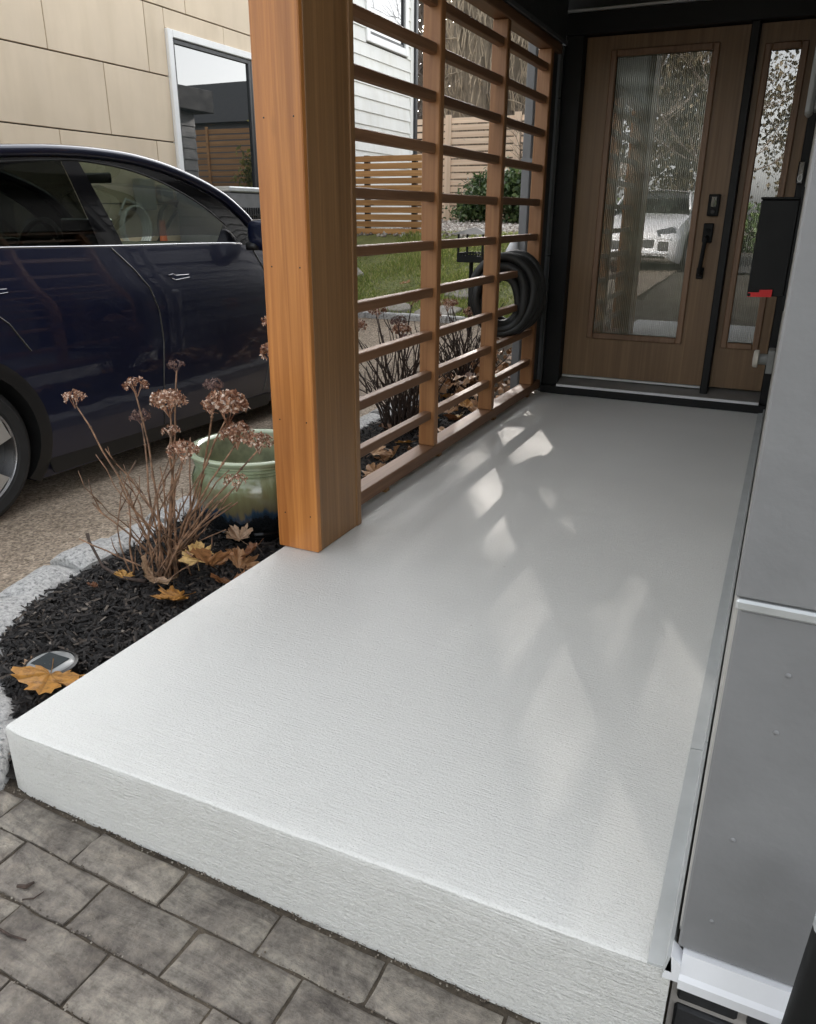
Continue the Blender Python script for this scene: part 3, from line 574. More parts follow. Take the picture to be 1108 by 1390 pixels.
for a, b in zip(ycuts, ycuts[1:]):
    edge_stone((bed_w(a)-0.095, a+.006), (bed_w(b)-0.095, b-.006), 0.185, -0.27, -0.105+R.uniform(-.012, .012))

# ------------------------------------------------------------------ lawn, gravel, stepping stones
lm = MB()
lys = [6.28, 6.8, 7.3, 7.8, 8.3, 8.8]
lm.add([(x, y, gz(y)+0.006) for y in lys for x in (-4.97, -4, -3, -2, -1.45)], [(j*5+i, j*5+i+1, (j+1)*5+i+1, (j+1)*5+i) for j in range(len(lys)-1) for i in range(4)])
struct(lm.build('lawn', M['lawn']))
n = 42000
py = rng.uniform(6.32, 9.2, n); px = rng.uniform(-4.9, -1.5, n)
keep = ~((px < -4.15) & (py > 7.9)) & ~((px > -2.1) & (py > 8.4)); px, py = px[keep], py[keep]; n = len(px)
zz = np.array([gz(v) for v in py])
hgt = rng.uniform(0.03, 0.075, n)*(0.75+0.5*np.sin(px*5)*np.cos(py*4)); ang = rng.uniform(0, 2*np.pi, n); wd = rng.uniform(0.004, 0.008, n); ln = rng.uniform(0.0, 0.05, n); la = rng.uniform(0, 6.28, n)
dx, dy = np.cos(ang)*wd, np.sin(ang)*wd
V = np.stack([np.stack([px-dx, py-dy, zz], 1), np.stack([px+dx, py+dy, zz], 1), np.stack([px+np.cos(la)*ln, py+np.sin(la)*ln, zz+hgt], 1)], 1).reshape(-1, 3)
o = np_mesh('grass', V, np.arange(3*n).reshape(-1, 3), M['grass'], 'stuff'); tag(o, 'bright green lawn grass on the rising bank behind the driveway', 'grass')
gb = MB(); gys2 = [8.8, 9.6, 11, 13, 15.2, 18]
gb.add([(x, y, gz(y)+0.01) for y in gys2 for x in (-9, -6, -4, -2.4, -1.4)], [(j*5+i, j*5+i+1, (j+1)*5+i+1, (j+1)*5+i) for j in range(len(gys2)-1) for i in range(4)])
struct(gb.build('gravel_bed', M['gravelbed']))
n = 9000
py = rng.uniform(8.7, 14.8, n); px = rng.uniform(-5.9, -1.5, n); zz = np.array([gz(v) for v in py])+0.012
oc = [(1, 0, 0), (0, 1, 0), (-1, 0, 0), (0, -1, 0), (0, 0, .8), (0, 0, -.8)]; of = [(0, 1, 4), (1, 2, 4), (2, 3, 4), (3, 0, 4), (1, 0, 5), (2, 1, 5), (3, 2, 5), (0, 3, 5)]
sz = rng.uniform(0.018, 0.045, (n, 1))*rng.uniform(0.6, 1.2, (n, 3))
o = scatter('gravel', oc, of, np.stack([px, py, zz], 1), sz, M['gravel'], 0.6); tag(o, 'pale gravel spread in front of the tall slat fence', 'gravel')
def stone(name, x, y, a, b, rot, label, h=0.03):
    mb = MB(); k = 9; pts = []
    for i in range(k):
        t = 2*math.pi*i/k; r_ = 1+R.uniform(-.16, .12); u_, w_ = a*r_*math.cos(t), b*r_*math.sin(t)
        pts.append((x+u_*math.cos(rot)-w_*math.sin(rot), y+u_*math.sin(rot)+w_*math.cos(rot)))
    V = [(p, q, gz(q)-0.01) for p, q in pts]+[(x+(p-x)*.98, y+(q-y)*.98, gz(q)+h) for p, q in pts]+[(x+(p-x)*.9, y+(q-y)*.9, gz(q)+h+.008) for p, q in pts]
    F = [(i, (i+1) % k, k+(i+1) % k, k+i) for i in range(k)]+[(k+i, k+(i+1) % k, 2*k+(i+1) % k, 2*k+i) for i in range(k)]+[tuple(range(2*k, 3*k))]
    mb.add(V, F); o = mb.build(name, M['flag'], None, (x, y, gz(y))); tag(o, label, 'stepping stone', 'flat stones in the lawn')
stone('stepping_stone', -2.62, 6.95, .24, .17, 0.2, 'flat grey stepping stone in the grass left of the bird feeder pole')
stone('stepping_stone', -2.52, 7.75, .33, .16, -0.1, 'wide flat stepping stone in the grass behind the bird feeder pole')
stone('stepping_stone', -2.75, 6.42, .22, .13, 0.4, 'small stepping stone at the lower edge of the lawn')
stone('stepping_stone', -3.30, 6.5, .30, .12, -0.2, 'flat stone at the lawn edge behind the dried hydrangea')
stone('stepping_stone', -4.35, 7.25, .42, .30, 0.1, 'pale concrete stepping slab by the near slat fence', 0.04)
stone('stepping_stone', -2.0, 8.3, .40, .2, 0.0, 'stepping stone at the gravel edge behind the black hose loop')
ek = thing('lawn_kerb', (-2.8, 6.27, 0.1), 'low pale stone kerb at the foot of the lawn', 'kerb')
for i in range(11):
    xa = -4.9+i*0.31; boxo('kerb_stone', (xa, 6.24, gz(6.25)-.12), (xa+.305, 6.34, gz(6.3)+.035+R.uniform(-.008, .008)), M['granite'], ek, 0.012, 0.004)

# ------------------------------------------------------------------ our house with the entry
H = thing('entry_house', (0.9, 4.6, 0), 'grey panelled house wrapping round the porch with the oak front door', 'house')
DY = 4.63
# walls
boxo('wall', (-1.305, DY+0.06, -0.3), (-1.262, 10.7, 2.6), M['greydark'], H, 0)                # side wall running back
bw_ = MB(); bw_.box((-1.26, DY-0.02, 1.985), (0.0, DY+0.1, 2.6)); bw_.box((0.012, DY-0.02, -0.3), (6, DY+0.1, 2.6)); bw_.build('wall', M['darkpanel'], H)
boxo('wall', (-1.26, 10.6, -.3), (6, 10.7, 2.6), M['greydark'], H, 0)
for k in range(17):
    z = -.28+.158*k
    a = MB(); a.add([(x_, y_, z_) for y_ in (DY+.13, 10.69) for (x_, z_) in ((-1.306, z), (-1.330, z), (-1.330, z+.004), (-1.312, z+.157), (-1.306, z+.157))], [(0, 1, 2, 3, 4), (9, 8, 7, 6, 5)]+[(i, (i+1) % 5, 5+(i+1) % 5, 5+i) for i in range(5)])
    a.build('siding_board', M['greydark'], H, (-1.31, 8, z))
# side return of the front wing (faces the porch) and its front
boxo('wall', (0.022, 0.93, -0.03), (0.10, DY-0.022, 2.55), M['midpanel'], H, 0)
boxo('wall', (0.10, 0.93, -0.03), (6.0, 1.0, 2.55), M['greypanel'], H, 0)
for (z0, z1) in ((0.035, 0.572), (0.588, 1.62), (1.632, 2.55)):
    fx = 0.010 if z0 < 0.5 else 0.004
    for i, (xa, xb) in enumerate(((fx, 1.03), (1.036, 2.06), (2.066, 3.1), (3.106, 4.1))):
        boxo('siding_panel', (xa, 0.89 if z0 < .5 else 0.888, z0), (xb, 0.929, z1), M['greypanel'], H, 0.0025)
boxo('joint_trim', (0.006, 0.884, 0.573), (4.1, 0.9285, 0.587), M['alu'], H, 0.003)
for (z0, z1) in ((0.02, 0.572), (0.58, 1.62), (1.63, 2.2)):
    for (ya, yb2) in ((0.932, 2.1), (2.106, 3.3), (3.306, DY-.025)):
        boxo('siding_panel', (0.008, ya, z0), (0.0215, yb2, z1), M['midpanel'], H, 0.002)
for (x, z) in ((0.075, 0.50), (0.075, 0.42), (0.052, 0.245), (0.046, 0.10), (0.33, .5), (.33, .3), (.33, .1)):
    MB().lathe([(0.0, -0.002), (0.002, -0.0017), (0.0033, -0.0006), (0.0036, 0.001)], (x, 0.89, z), 'Y', 10).build('nail_head', M['greypanel'], H, (x, .89, z), smooth=True)
# foundation: flashing, bricks
fl = MB(); fl.prism([(0.9285, 0.034), (0.882, 0.034), (0.874, 0.004), (0.868, -0.002), (0.868, -0.018), (0.9285, -0.018)], 'X', 0.018, 4.1); fl.build('flashing', M['whitetrim'], H)
fl = MB(); fl.prism([(0.004, 0.034), (0.018, 0.02), (0.018, -0.012), (-0.004, -0.012)], 'Y', 0.872, 0.90); fl.build('flashing', M['whitetrim'], H)
boxo('foundation', (0.012, 0.905, -0.4), (4.1, 0.99, -0.02), M['mortar'], H, 0)
for r_ in range(4):
    zt = -0.024-0.063*r_; zb_ = zt-0.05
    for k in range(12):
        xa = 0.02+0.185*k-(0.09 if r_ % 2 == 0 else 0); xb = xa+0.172
        xa = max(xa, 0.020)
        if xb-xa > 0.03: boxo('brick', (xa, 0.897, zb_), (xb, 0.93, zt), M['brick'], H, 0.004, 0.001)
# aluminium angle along the slab
for (ya, yb2) in ((0.872, 1.395), (1.398, 4.52)):
    a = MB(); a.prism([(-0.026, 0.0025), (-0.026, 0.006), (-0.003, 0.0085), (-0.001, 0.030), (0.004, 0.030), (0.0075, 0.0025)], 'Y', ya, yb2); a.build('edge_flashing', M['striptrim'], H)
# corner board between screen and door casing, header, casing
boxo('corner_board', (-1.305, DY-0.06, 0.0), (-1.263, DY+0.058, 1.83), M['greydark'], H, 0.003)
for (za, zb2) in ((0.0, 0.78), (0.786, 1.58), (1.586, 1.83)):
    boxo('siding_panel', (-1.2625, DY-0.075, za), (-1.245, DY-0.022, zb2), M['darkpanel'], H, 0.002)
boxo('door_casing', (-1.2445, DY-0.06, 0.0), (-1.146, DY+0.05, 1.872), M['blacktrim'], H, 0.004)
boxo('door_casing', (-0.030, DY-0.06, 0.0), (0.0075, DY+0.05, 1.872), M['blacktrim'], H, 0.004)
boxo('door_header', (-1.2445, DY-0.065, 1.873), (0.0075, DY+0.05, 1.972), M['blacktrim'], H, 0.004)
boxo('drip_cap', (-1.262, DY-0.085, 1.973), (0.0075, DY-0.0215, 1.984), M['alu'], H, 0.002)
boxo('mullion', (-0.342, DY-0.055, 0.064), (-0.303, DY+0.05, 1.8725), M['blacktrim'], H, 0.004)
boxo('door_threshold', (-1.2445, DY-0.105, 0.001), (0.0075, DY+0.05, 0.046), M['blacktrim'], H, 0.004)
si = MB(); si.prism([(DY-0.098, 0.0462), (DY-0.098, 0.055), (DY-0.085, 0.063), (DY+0.05, 0.10), (DY+0.05, 0.0462)], 'X', -1.145, -0.0305); si.build('door_sill', M['sillalu'], H)
boxo('sill_strip', (-1.145, DY-0.110, 0.0465), (-0.0305, DY-0.0985, 0.0605), M['whitetrim'], H, 0.002)
boxo('door_sweep', (-1.14, DY-.012, 0.0905), (-0.347, DY-.001, 0.104), M['alu'], H, 0.002)
def glazed_leaf(name, x0, x1, z0, z1, gx0, gx1, gz0, gz1, reeds, mat):
    d0, d1 = DY, DY+0.04
    a = MB()
    a.box((x0, d0, z0), (gx0, d1, z1)); a.box((gx1, d0, z0), (x1, d1, z1)); a.box((gx0, d0, z0), (gx1, d1, gz0)); a.box((gx0, d0, gz1), (gx1, d1, z1))
    leaf = a.build(name, mat, H, ((x0+x1)/2, DY, z0))
    t = 0.030
    for nm, p, q in (('molding', (gx0-t, DY-.012, gz0-t), (gx0+.003, DY-.0005, gz1+t)), ('molding', (gx1-.003, DY-.012, gz0-t), (gx1+t, DY-.0005, gz1+t)),
                     ('molding', (gx0+.0032, DY-.012, gz0-t), (gx1-.0032, DY-.0005, gz0+.003)), ('molding', (gx0+.0032, DY-.012, gz1-.003), (gx1-.0032, DY-.0005, gz1+t))):
        boxo(nm, p, q, M['trimwood'], leaf, 0.005)
    a = MB(); a.add([(gx0, DY+.010, gz0), (gx1, DY+.010, gz0), (gx1, DY+.010, gz1), (gx0, DY+.010, gz1)], [(0, 1, 2, 3)]); a.build('pane', M['doorpane'], leaf)
    a = MB(); seg = 8; V = []
    for k in range(reeds):
        for s_ in range(seg):
            ang_ = math.pi*s_/seg; wv = (gx1-gx0)/reeds
            V.append((gx0+wv*(k+.5-.5*math.cos(ang_)), DY+.026-math.sin(ang_)*wv*.42))
    V.append((gx1, DY+.026))
    nn = len(V); a.add([(x, y, gz0) for x, y in V]+[(x, y, gz1) for x, y in V], [(i, i+1, nn+i+1, nn+i) for i in range(nn-1)])
    a.build('reeded_glass', M['reed'], leaf, smooth=60)
    return leaf
m, N, L, B = newmat('reeded_glass')
B.inputs['Base Color'].default_value = (0.045, 0.05, 0.042, 1); B.inputs['Roughness'].default_value = 0.10; B.inputs['Specular IOR Level'].default_value = 1.0
B.inputs['IOR'].default_value = 2.0
L.new(ramp(N, L, noise(N, L, coords(N, L, (1.2, 1, 2.0), False), 2.0, 3), [(0.3, (0.13, 0.13, 0.105)), (0.7, (0.34, 0.335, 0.27))]), B.inputs['Base Color'])
M['reed'] = m
FD = glazed_leaf('front_door', -1.142, -0.346, 0.105, 1.868, -0.982, -0.508, 0.357, 1.773, 46, M['doorwood'])
SL = glazed_leaf('sidelight', -0.300, -0.032, 0.105, 1.868, -0.243, -0.108, 0.352, 1.752, 13, M['doorwood'])
kp = boxo('keypad', (-0.435, DY-.022, 1.0), (-0.378, DY-.0005, 1.107), M['blackmetal'], FD, 0.004)
a = MB(); a.box((-.42, DY-.025, 1.045), (-.393, DY-.0225, 1.095), .001); a.build('keypad_face', M['glossblack'], FD)
a = MB(); a.lathe([(0, -.027), (.009, -.027), (.011, -.0225)], (-.406, DY, 1.022), 'Y', 14); a.build('lock_cylinder', M['carblack'], FD, smooth=40)
a = MB(); a.box((-0.442, DY-.018, 0.868), (-0.392, DY-.0005, 0.965), .004); a.box((-0.448, DY-.016, 0.682), (-0.412, DY-.0005, 0.742), .004)
a.tube([(-.418, DY-.016, .895), (-.42, DY-.06, .885), (-.422, DY-.065, .86), (-.428, DY-.065, .75), (-.429, DY-.055, .715), (-.429, DY-.015, .71)], .011, 8)
a.box((-.428, DY-.03, .925), (-.405, DY-.0185, .938), .003)
a.build('door_handle', M['blackmetal'], FD)
# dark hall behind the glass
a = MB(); a.box((-1.2, DY+.3, 0.0), (0.0, DY+3.0, 2.0)); a.f = a.f[:2]+a.f[3:]; a.build('hallway', M['interior'], H, norm=False)
# ceiling, beam, roof
boxo('ceiling', (-1.42, 1.80, 2.40), (0.005, DY-0.022, 2.44), M['ceiling'], H, 0)
boxo('porch_beam', (-1.345, 1.90, 1.835), (-1.236, DY-0.0765, 2.399), M['darkpanel'], H, 0.004)
boxo('beam_trim', (-1.2358, 2.19, 1.826), (-1.228, DY-0.0765, 1.846), M['greydark'], H, 0.002)
boxo('porch_beam', (-1.235, 1.84, 2.28), (0.004, 1.93, 2.399), M['darkpanel'], H, 0.004)
boxo('roof', (-1.55, 1.68, 2.4405), (6.2, 10.9, 2.75), M['roofing'], H, 0.01)
boxo('fascia', (-1.552, 1.66, 2.44), (0.0, 1.678, 2.56), M['darkpanel'], H, 0.003)

# ------------------------------------------------------------------ cedar post and slat screen
P = thing('porch_post', (-1.27, 2.04, 0), 'thick square golden cedar post at the near end of the slat screen', 'post')
x0, x1, ya, yb = -1.345, -1.197, 1.897, 2.178
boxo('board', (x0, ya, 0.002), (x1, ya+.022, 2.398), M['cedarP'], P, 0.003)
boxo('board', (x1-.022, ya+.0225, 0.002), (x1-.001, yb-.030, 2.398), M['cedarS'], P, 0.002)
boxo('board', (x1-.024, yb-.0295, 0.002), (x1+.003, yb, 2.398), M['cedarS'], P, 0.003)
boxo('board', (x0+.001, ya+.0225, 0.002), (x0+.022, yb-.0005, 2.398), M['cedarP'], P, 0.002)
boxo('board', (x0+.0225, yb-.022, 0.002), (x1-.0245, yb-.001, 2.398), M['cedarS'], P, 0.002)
for (x, z) in ((-1.315, 1.235), (-1.222, 1.235), (-1.315, 0.86), (-1.222, 0.86), (-1.316, .42), (-1.222, .42), (-1.315, .12), (-1.222, .12)):
    a = MB(); a.lathe([(0, -.001), (.0022, -.0006), (.0028, .0006)], (x, ya, z), 'Y', 8); a.build('nail_head', M['carblack'], P, (x, ya, z))
SC = thing('slat_screen', (-1.29, 3.3, 0), 'open cedar slat screen of horizontal rails between the post and the house wall', 'screen')
boxo('bottom_plate', (-1.328, 2.181, 0.022), (-1.252, 4.549, 0.072), M['cedarY'], SC, 0.004)
for y in (2.5, 3.02, 3.75, 4.35): boxo('foot', (-1.30, y, 0.001), (-1.262, y+.03, 0.0215), M['cedarS'], SC, 0.002)
boxo('top_plate', (-1.328, 2.181, 1.789), (-1.252, 4.549, 1.834), M['cedarY'], SC, 0.004)
STY = [(2.936, 2.979), (3.668, 3.711), (4.365, 4.410)]
for a_, b_ in STY: boxo('stud', (-1.326, a_, 0.0725), (-1.254, b_, 1.7885), M['cedarZ'], SC, 0.004)
boxo('end_panel', (-1.322, 4.4105, 0.0725), (-1.272, 4.549, 1.7885), M['darkpanel'], SC, 0.003)
bays = [(2.181, 2.936), (2.979, 3.668), (3.711, 4.365)]
for zt in (0.223, 0.392, 0.557, 0.728, 0.902, 1.078, 1.250, 1.418, 1.572, 1.72):
    for a_, b_ in bays:
        dz = R.uniform(-.003, .003)
        boxo('rail', (-1.304, a_+.0006, zt-0.034+dz), (-1.268, b_-.0006, zt+dz), M['cedarY'], SC, 0.003)

# ------------------------------------------------------------------ small things on the house
D = thing('downspout', (-1.46, 4.72, -0.2), 'pale grey downspout running down outside the far end of the slat screen', 'downspout')
boxo('pipe', (-1.489, 4.70, -0.13), (-1.436, 4.75, 2.2), M['greypanel'], D, 0.006)
for z in (1.28, 0.55): boxo('strap', (-1.495, 4.694, z), (-1.40, 4.7535, z+.022), M['greypanel'], D, 0.002)
a = MB(); a.tube([(-1.50, 4.69, 0.86), (-1.515, 4.69, .80), (-1.50, 4.69, .73)], [.02, .04, .022], 10); a.build('collar', M['whitetrim'], D, smooth=True)
MX = thing('mailbox', (-0.06, 3.05, 0.89), 'black wall mailbox with a red flag beside the sidelight', 'mailbox')
boxo('box', (-0.116, 2.995, 0.745), (0.0005, 3.34, 1.052), M['blackmetal'], MX, 0.004)
boxo('lid', (-0.119, 2.991, 1.0525), (0.0005, 3.345, 1.060), M['blackmetal'], MX, 0.002)
boxo('back_plate', (0.0008, 2.985, 0.70), (0.0075, 3.35, 1.09), M['blackmetal'], MX, 0.001)
a = MB(); a.prism([(-0.113, 0.742), (-0.113, 0.7565), (-0.078, 0.7575), (-0.078, 0.766), (-0.038, 0.768), (-0.038, 0.744)], 'Y', 2.984, 2.9905); a.build('flag', M['red'], MX)
a = MB(); a.lathe([(0, -.0095), (.005, -.009), (.006, -.006)], (-0.109, 2.9905, .749), 'Y', 10); a.build('pivot', M['blackmetal'], MX)
DB = thing('doorbell', (-0.012, DY-.07, 1.2), 'small black doorbell camera above the mailbox', 'doorbell')
boxo('body', (-0.036, DY-.0775, 1.150), (-0.004, DY-.0605, 1.255), M['glossblack'], DB, 0.006)
a = MB(); a.tube([(-.02+.010*math.cos(t), DY-.079, 1.178+.016*math.sin(t)) for t in [i*math.pi/8 for i in range(16)]], .0016, 5, True); a.build('button_ring', M['alu'], DB)
OU = thing('conduit_box', (-0.02, 4.2, 0.34), 'grey conduit box with a cream round cap low on the wall below the mailbox', 'conduit box')
boxo('box', (-0.024, 4.14, 0.285), (0.0075, 4.26, 0.395), M['greyplastic'], OU, 0.004)
a = MB(); a.lathe([(.0, -.062), (.026, -.062), (.026, -.024), (.0, -.024)], (0, 4.2, 0.345), 'X', 18); a.build('stub', M['greyplastic'], OU, smooth=40)
a = MB(); a.lathe([(.0, -.090), (.036, -.088), (.043, -.082), (.043, -.066), (.036, -.0625), (0, -.0625)], (0, 4.2, 0.345), 'X', 20); a.build('cap', M['cream'], OU, smooth=40)
WL = thing('wall_sconce', (-0.01, 3.4, 1.4), 'grey wall lamp high on the side wall at the edge of the picture', 'wall lamp')
boxo('back_plate', (-0.010, 3.36, 1.35), (0.0075, 3.45, 1.55), M['greyplastic'], WL, 0.004)
boxo('shade', (-0.036, 3.345, 1.335), (-0.0105, 3.465, 1.56), M['greyplastic'], WL, 0.010)
BP = thing('black_pole', (0.172, 0.80, -0.2), 'slim black pole with a silver cap in front of the brick foundation', 'pole')
a = MB(); a.tube([(0.152, .79, -0.26), (0.172, .80, 0.245)], .026, 20); a.build('tube', M['blackmetal'], BP, smooth=40)
a = MB(); a.lathe([(.027, .238), (.027, .250), (.02, .258), (0, .26)], (0.172, .80, 0), 'Z', 20); a.build('cap', M['alu'], BP, smooth=40)

# ------------------------------------------------------------------ black hose loop around the rails at the far end
HL = thing('hose_loop', (-1.29, 4.27, 0.62), 'thick loop of black hose hung round the rails at the far end of the screen', 'hose')
for k in range(13):
    u = (k % 5)/4; lay = k//5; rr = 0.150-0.036*lay+R.uniform(-.008, .008); cy = 4.03+0.20*u+R.uniform(-.01, .01); cz = 0.600-.012*lay+R.uniform(-.01, .01)
    a = MB(); pts = []
    for i in range(36):
        t = 2*math.pi*i/36
        pts.append((-1.345+(rr+.005*math.sin(3*t+k))*math.cos(t), cy+0.05*math.cos(t)+.012*math.sin(2*t+k), cz+(rr+.045-.0*lay)*math.sin(t)))
    a.tube(pts, .023, 8, True)
    a.build('coil', M['hose'], HL, smooth=True)

# ------------------------------------------------------------------ leaves
def leaf_mesh(size, curl, mat, seed):
    r_ = random.Random(seed)
    out = [(0, -.10), (.10, -.24), (.30, -.36), (.46, -.36), (.44, -.24), (.60, -.22), (.70, -.10), (.92, -.04), (.98, .08), (.82, .14), (.84, .26), (.70, .28), (.80, .46), (.84, .62), (.66, .58), (.58, .64), (.46, .52), (.38, .62), (.44, .80), (.34, .84), (.26, .98), (.12, .96), (0, 1.16)]
    out = out + [(-x, y) for x, y in out[-2:0:-1]]
    mb = MB(); V = []
    def z(x, y): return curl*(0.45*x*x+0.25*(y-.3)**2) + 0.06*math.sin(5*x+seed)*math.cos(4*y) - 0.03*(abs(x) < .05)
    inner = [(x*.5, .22+(y-.22)*.5) for x, y in out]
    V = [(0, .22, z(0, .22)-.02)] + [(x, y, z(x, y)) for x, y in inner] + [(x*r_.uniform(.9, 1.08), y*r_.uniform(.93, 1.07), z(x, y)*r_.uniform(.7, 1.4)) for x, y in out]
    k = len(out); F = [(0, 1+i, 1+(i+1) % k) for i in range(k)] + [(1+i, 1+k+i, 1+k+(i+1) % k, 1+(i+1) % k) for i in range(k)]
    V = [(x, y, zz+.06*math.sin(9*math.atan2(x, y+.12)+seed)*math.hypot(x, y)) for x, y, zz in V]; mb.add([(x*size, y*size, zz*size) for x, y, zz in V], F)
    mb.tube([(0, -.1*size, z(0, -.1)*size), (0.03*size, -.45*size, .05*size), (0.1*size, -.8*size, .12*size)], .012*size, 3)
    me = mb.mesh('fallen_leaf', (0, 0, 0), True, False); me.materials.append(mat); return me
LM = [leaf_mesh(1, c, M['leafy'], i) for i, c in enumerate((0.3, 0.55, 0.8))] + [leaf_mesh(1, c, M['leafm'], 10+i) for i, c in enumerate((0.5, 0.9, 1.3, 1.7))]
def leaf(x, y, z, size, kind, rot, tilt, label, group='fallen leaves'):
    o = bpy.data.objects.new('fallen_leaf', LM[kind]); COL.objects.link(o); o.location = (x*S, y*S, z*S); o.scale = (size*S,)*3
    o.rotation_euler = (tilt[0], tilt[1], rot); tag(o, label, 'leaf', group); return o
leaf(-1.483, 1.10, -0.062, 0.078, 0, math.radians(-145), (0.10, -0.25), 'large pale yellow maple leaf leaning over the round solar light', 'fallen leaves')
leaf(-1.56, 1.14, -0.098, 0.05, 4, 0.4, (0.3, 0.2), 'small curled reddish leaf left of the round solar light')
leaf(-1.515, 1.60, -0.085, 0.062, 1, 2.6, (0.2, 0.1), 'flat golden leaf nearest the porch edge below the hydrangea')
leaf(-1.50, 1.74, -0.03, 0.07, 4, 3.3, (0.9, 0.2), 'large curled tan leaf standing right of the hydrangea stems')
leaf(-1.545, 1.735, -0.02, 0.05, 0, 0.5, (0.7, -.2), 'yellow leaf on top of the clump right of the hydrangea stems')
leaf(-1.435, 1.80, -0.05, 0.058, 5, 1.0, (0.5, 0.5), 'brown crumpled leaf at the right of the leaf clump')
leaf(-1.43, 1.87, -0.02, 0.052, 3, 2.2, (-0.6, 0.2), 'tan leaf standing behind the leaf clump')
leaf(-1.42, 1.74, -0.08, 0.05, 6, 4.0, (0.2, 0.1), 'reddish leaf between the leaf clump and the porch edge')
leaf(-1.60, 2.02, -0.07, 0.05, 5, 1.2, (0.4, 0.0), 'small brown leaf at the foot of the glazed pot')
leaf(-1.655, 1.645, -0.075, 0.055, 6, 3.5, (0.3, -0.6), 'dark brown cupped leaf at the foot of the hydrangea stems')
leaf(-1.79, 1.66, -0.10, 0.03, 0, 1.0, (0.2, 0.3), 'tiny yellow leaf on the mulch left of the hydrangea')
leaf(-1.82, 1.56, -0.10, 0.022, 4, 2.0, (0.4, 0.3), 'tiny pale leaf scrap on the mulch near the edging')
cl = [(-1.62, 2.75), (-1.55, 2.62), (-1.48, 2.55), (-1.43, 2.8), (-1.52, 2.9), (-1.46, 3.05), (-1.4, 2.95), (-1.66, 3.15), (-1.58, 3.2), (-1.42, 3.25), (-1.37, 3.12), (-1.50, 3.35), (-1.62, 3.45),
      (-1.40, 2.45), (-1.45, 2.38), (-1.38, 2.62), (-1.75, 3.5), (-1.85, 3.75), (-1.7, 3.9), (-1.58, 4.05), (-1.52, 4.2), (-1.65, 4.35), (-1.78, 4.1), (-1.72, 4.5), (-1.6, 4.6), (-1.48, 3.7), (-1.55, 3.6), (-1.42, 3.95),
      (-1.5, 4.45), (-1.44, 4.4), (-1.85, 4.5), (-1.9, 4.2), (-1.7, 4.2), (-1.62, 4.15), (-1.47, 2.7), (-1.36, 2.34)]
for i, (x, y) in enumerate(cl):
    leaf(x, y, bedz(x, y)+R.uniform(.025, .05), R.uniform(.045, .075), ((0, 1, 2)[i % 3] if i % 3 == 0 else 3 if i % 3 == 1 else 5), R.uniform(0, 6.28), (R.uniform(-.5, .5), R.uniform(-.5, .5)), ('golden' if i % 3 == 0 else 'tan brown' if i % 3 == 1 else 'pale pinkish brown')+' fallen leaf on the mulch behind the '+('nearest' if y < 2.95 else 'middle' if y < 3.7 else 'farthest')+' bay of the screen', 'fallen leaves behind the slat screen')
for i in range(10):
    x, y = R.uniform(-4.4, -2.0), R.uniform(6.5, 8.6); leaf(x, y, gz(y)+.06, R.uniform(.05, .07), R.choice([0, 1, 3]), R.uniform(0, 6), (R.uniform(-.3, .3), R.uniform(-.3, .3)), 'fallen leaf lying on the green lawn bank', 'fallen leaves on the lawn')
# leaf litter heap near the house (nobody could count it)
n = 700; py = rng.uniform(4.3, 6.1, n); px = rng.uniform(-2.1, -1.45, n); pzz = np.array([max(-.1, gz(v)) for v in py])+rng.uniform(0, .14, n)*np.exp(-((px+1.75)/.3)**2)
lb = [(0, -.5, 0), (.45, 0, .18), (0, .6, .0), (-.45, 0, .15)]
o = scatter('leaf_litter', lb, [(0, 1, 2, 3)], np.stack([px, py, pzz], 1), rng.uniform(.03, .07, (n, 1))*np.ones((1, 3)), M['leafb'], 0.7); tag(o, 'heap of brown leaf litter against the house beyond the screen', 'leaf litter')
# twigs on the pavers
for i, (p, q, r_, lb_) in enumerate([((-1.105, .675), (-1.085, .695), .0042, 'short dark twig stub lying on a paver left of centre'), ((-1.075, .66), (-1.055, .69), .0016, 'thin dark twig beside the stub on the paver'),
                                    ((-1.075, .60), (-1.00, .605), .0026, 'longest dark twig lying along a paver joint'), ((-1.085, .49), (-1.04, .485), .003, 'dark twig near the lower left corner of the pavers')]):
    mp = ((p[0]+q[0])/2+.006, (p[1]+q[1])/2-.004)
    a = MB(); a.tube([(p[0], p[1], pz(p[0])+r_), (mp[0], mp[1], pz(mp[0])+r_*1.2), (q[0], q[1], pz(q[0])+r_)], [r_*.8, r_, r_*.6], 6); o = a.build('twig', M['stemdark'], None, (p[0], p[1], pz(p[0]))); tag(o, lb_, 'twig', 'twigs on the pavers')

# ------------------------------------------------------------------ solar light
SOL = thing('solar_light', (-1.538, 1.150, -0.12), 'round solar ground light with a clear lens set in the mulch beside the porch corner', 'solar light')
a = MB(); a.lathe([(.062, -.03), (.062, .028), (.066, .034), (.066, .044), (.058, .047)], (-1.538, 1.150, -0.115), 'Z', 36); a.build('ring', M['carblack'], SOL, smooth=40)
a = MB(); a.lathe([(.0575, .045), (.05, .050), (0, .051)], (-1.538, 1.150, -0.115), 'Z', 36); a.build('lens', M['clear'], SOL, smooth=40)
a = MB(); a.box((-1.538-.036, 1.150-.030, -.0645), (-1.538+.036, 1.150+.030, -.0625), .001); a.build('solar_panel', M['solar'], SOL)

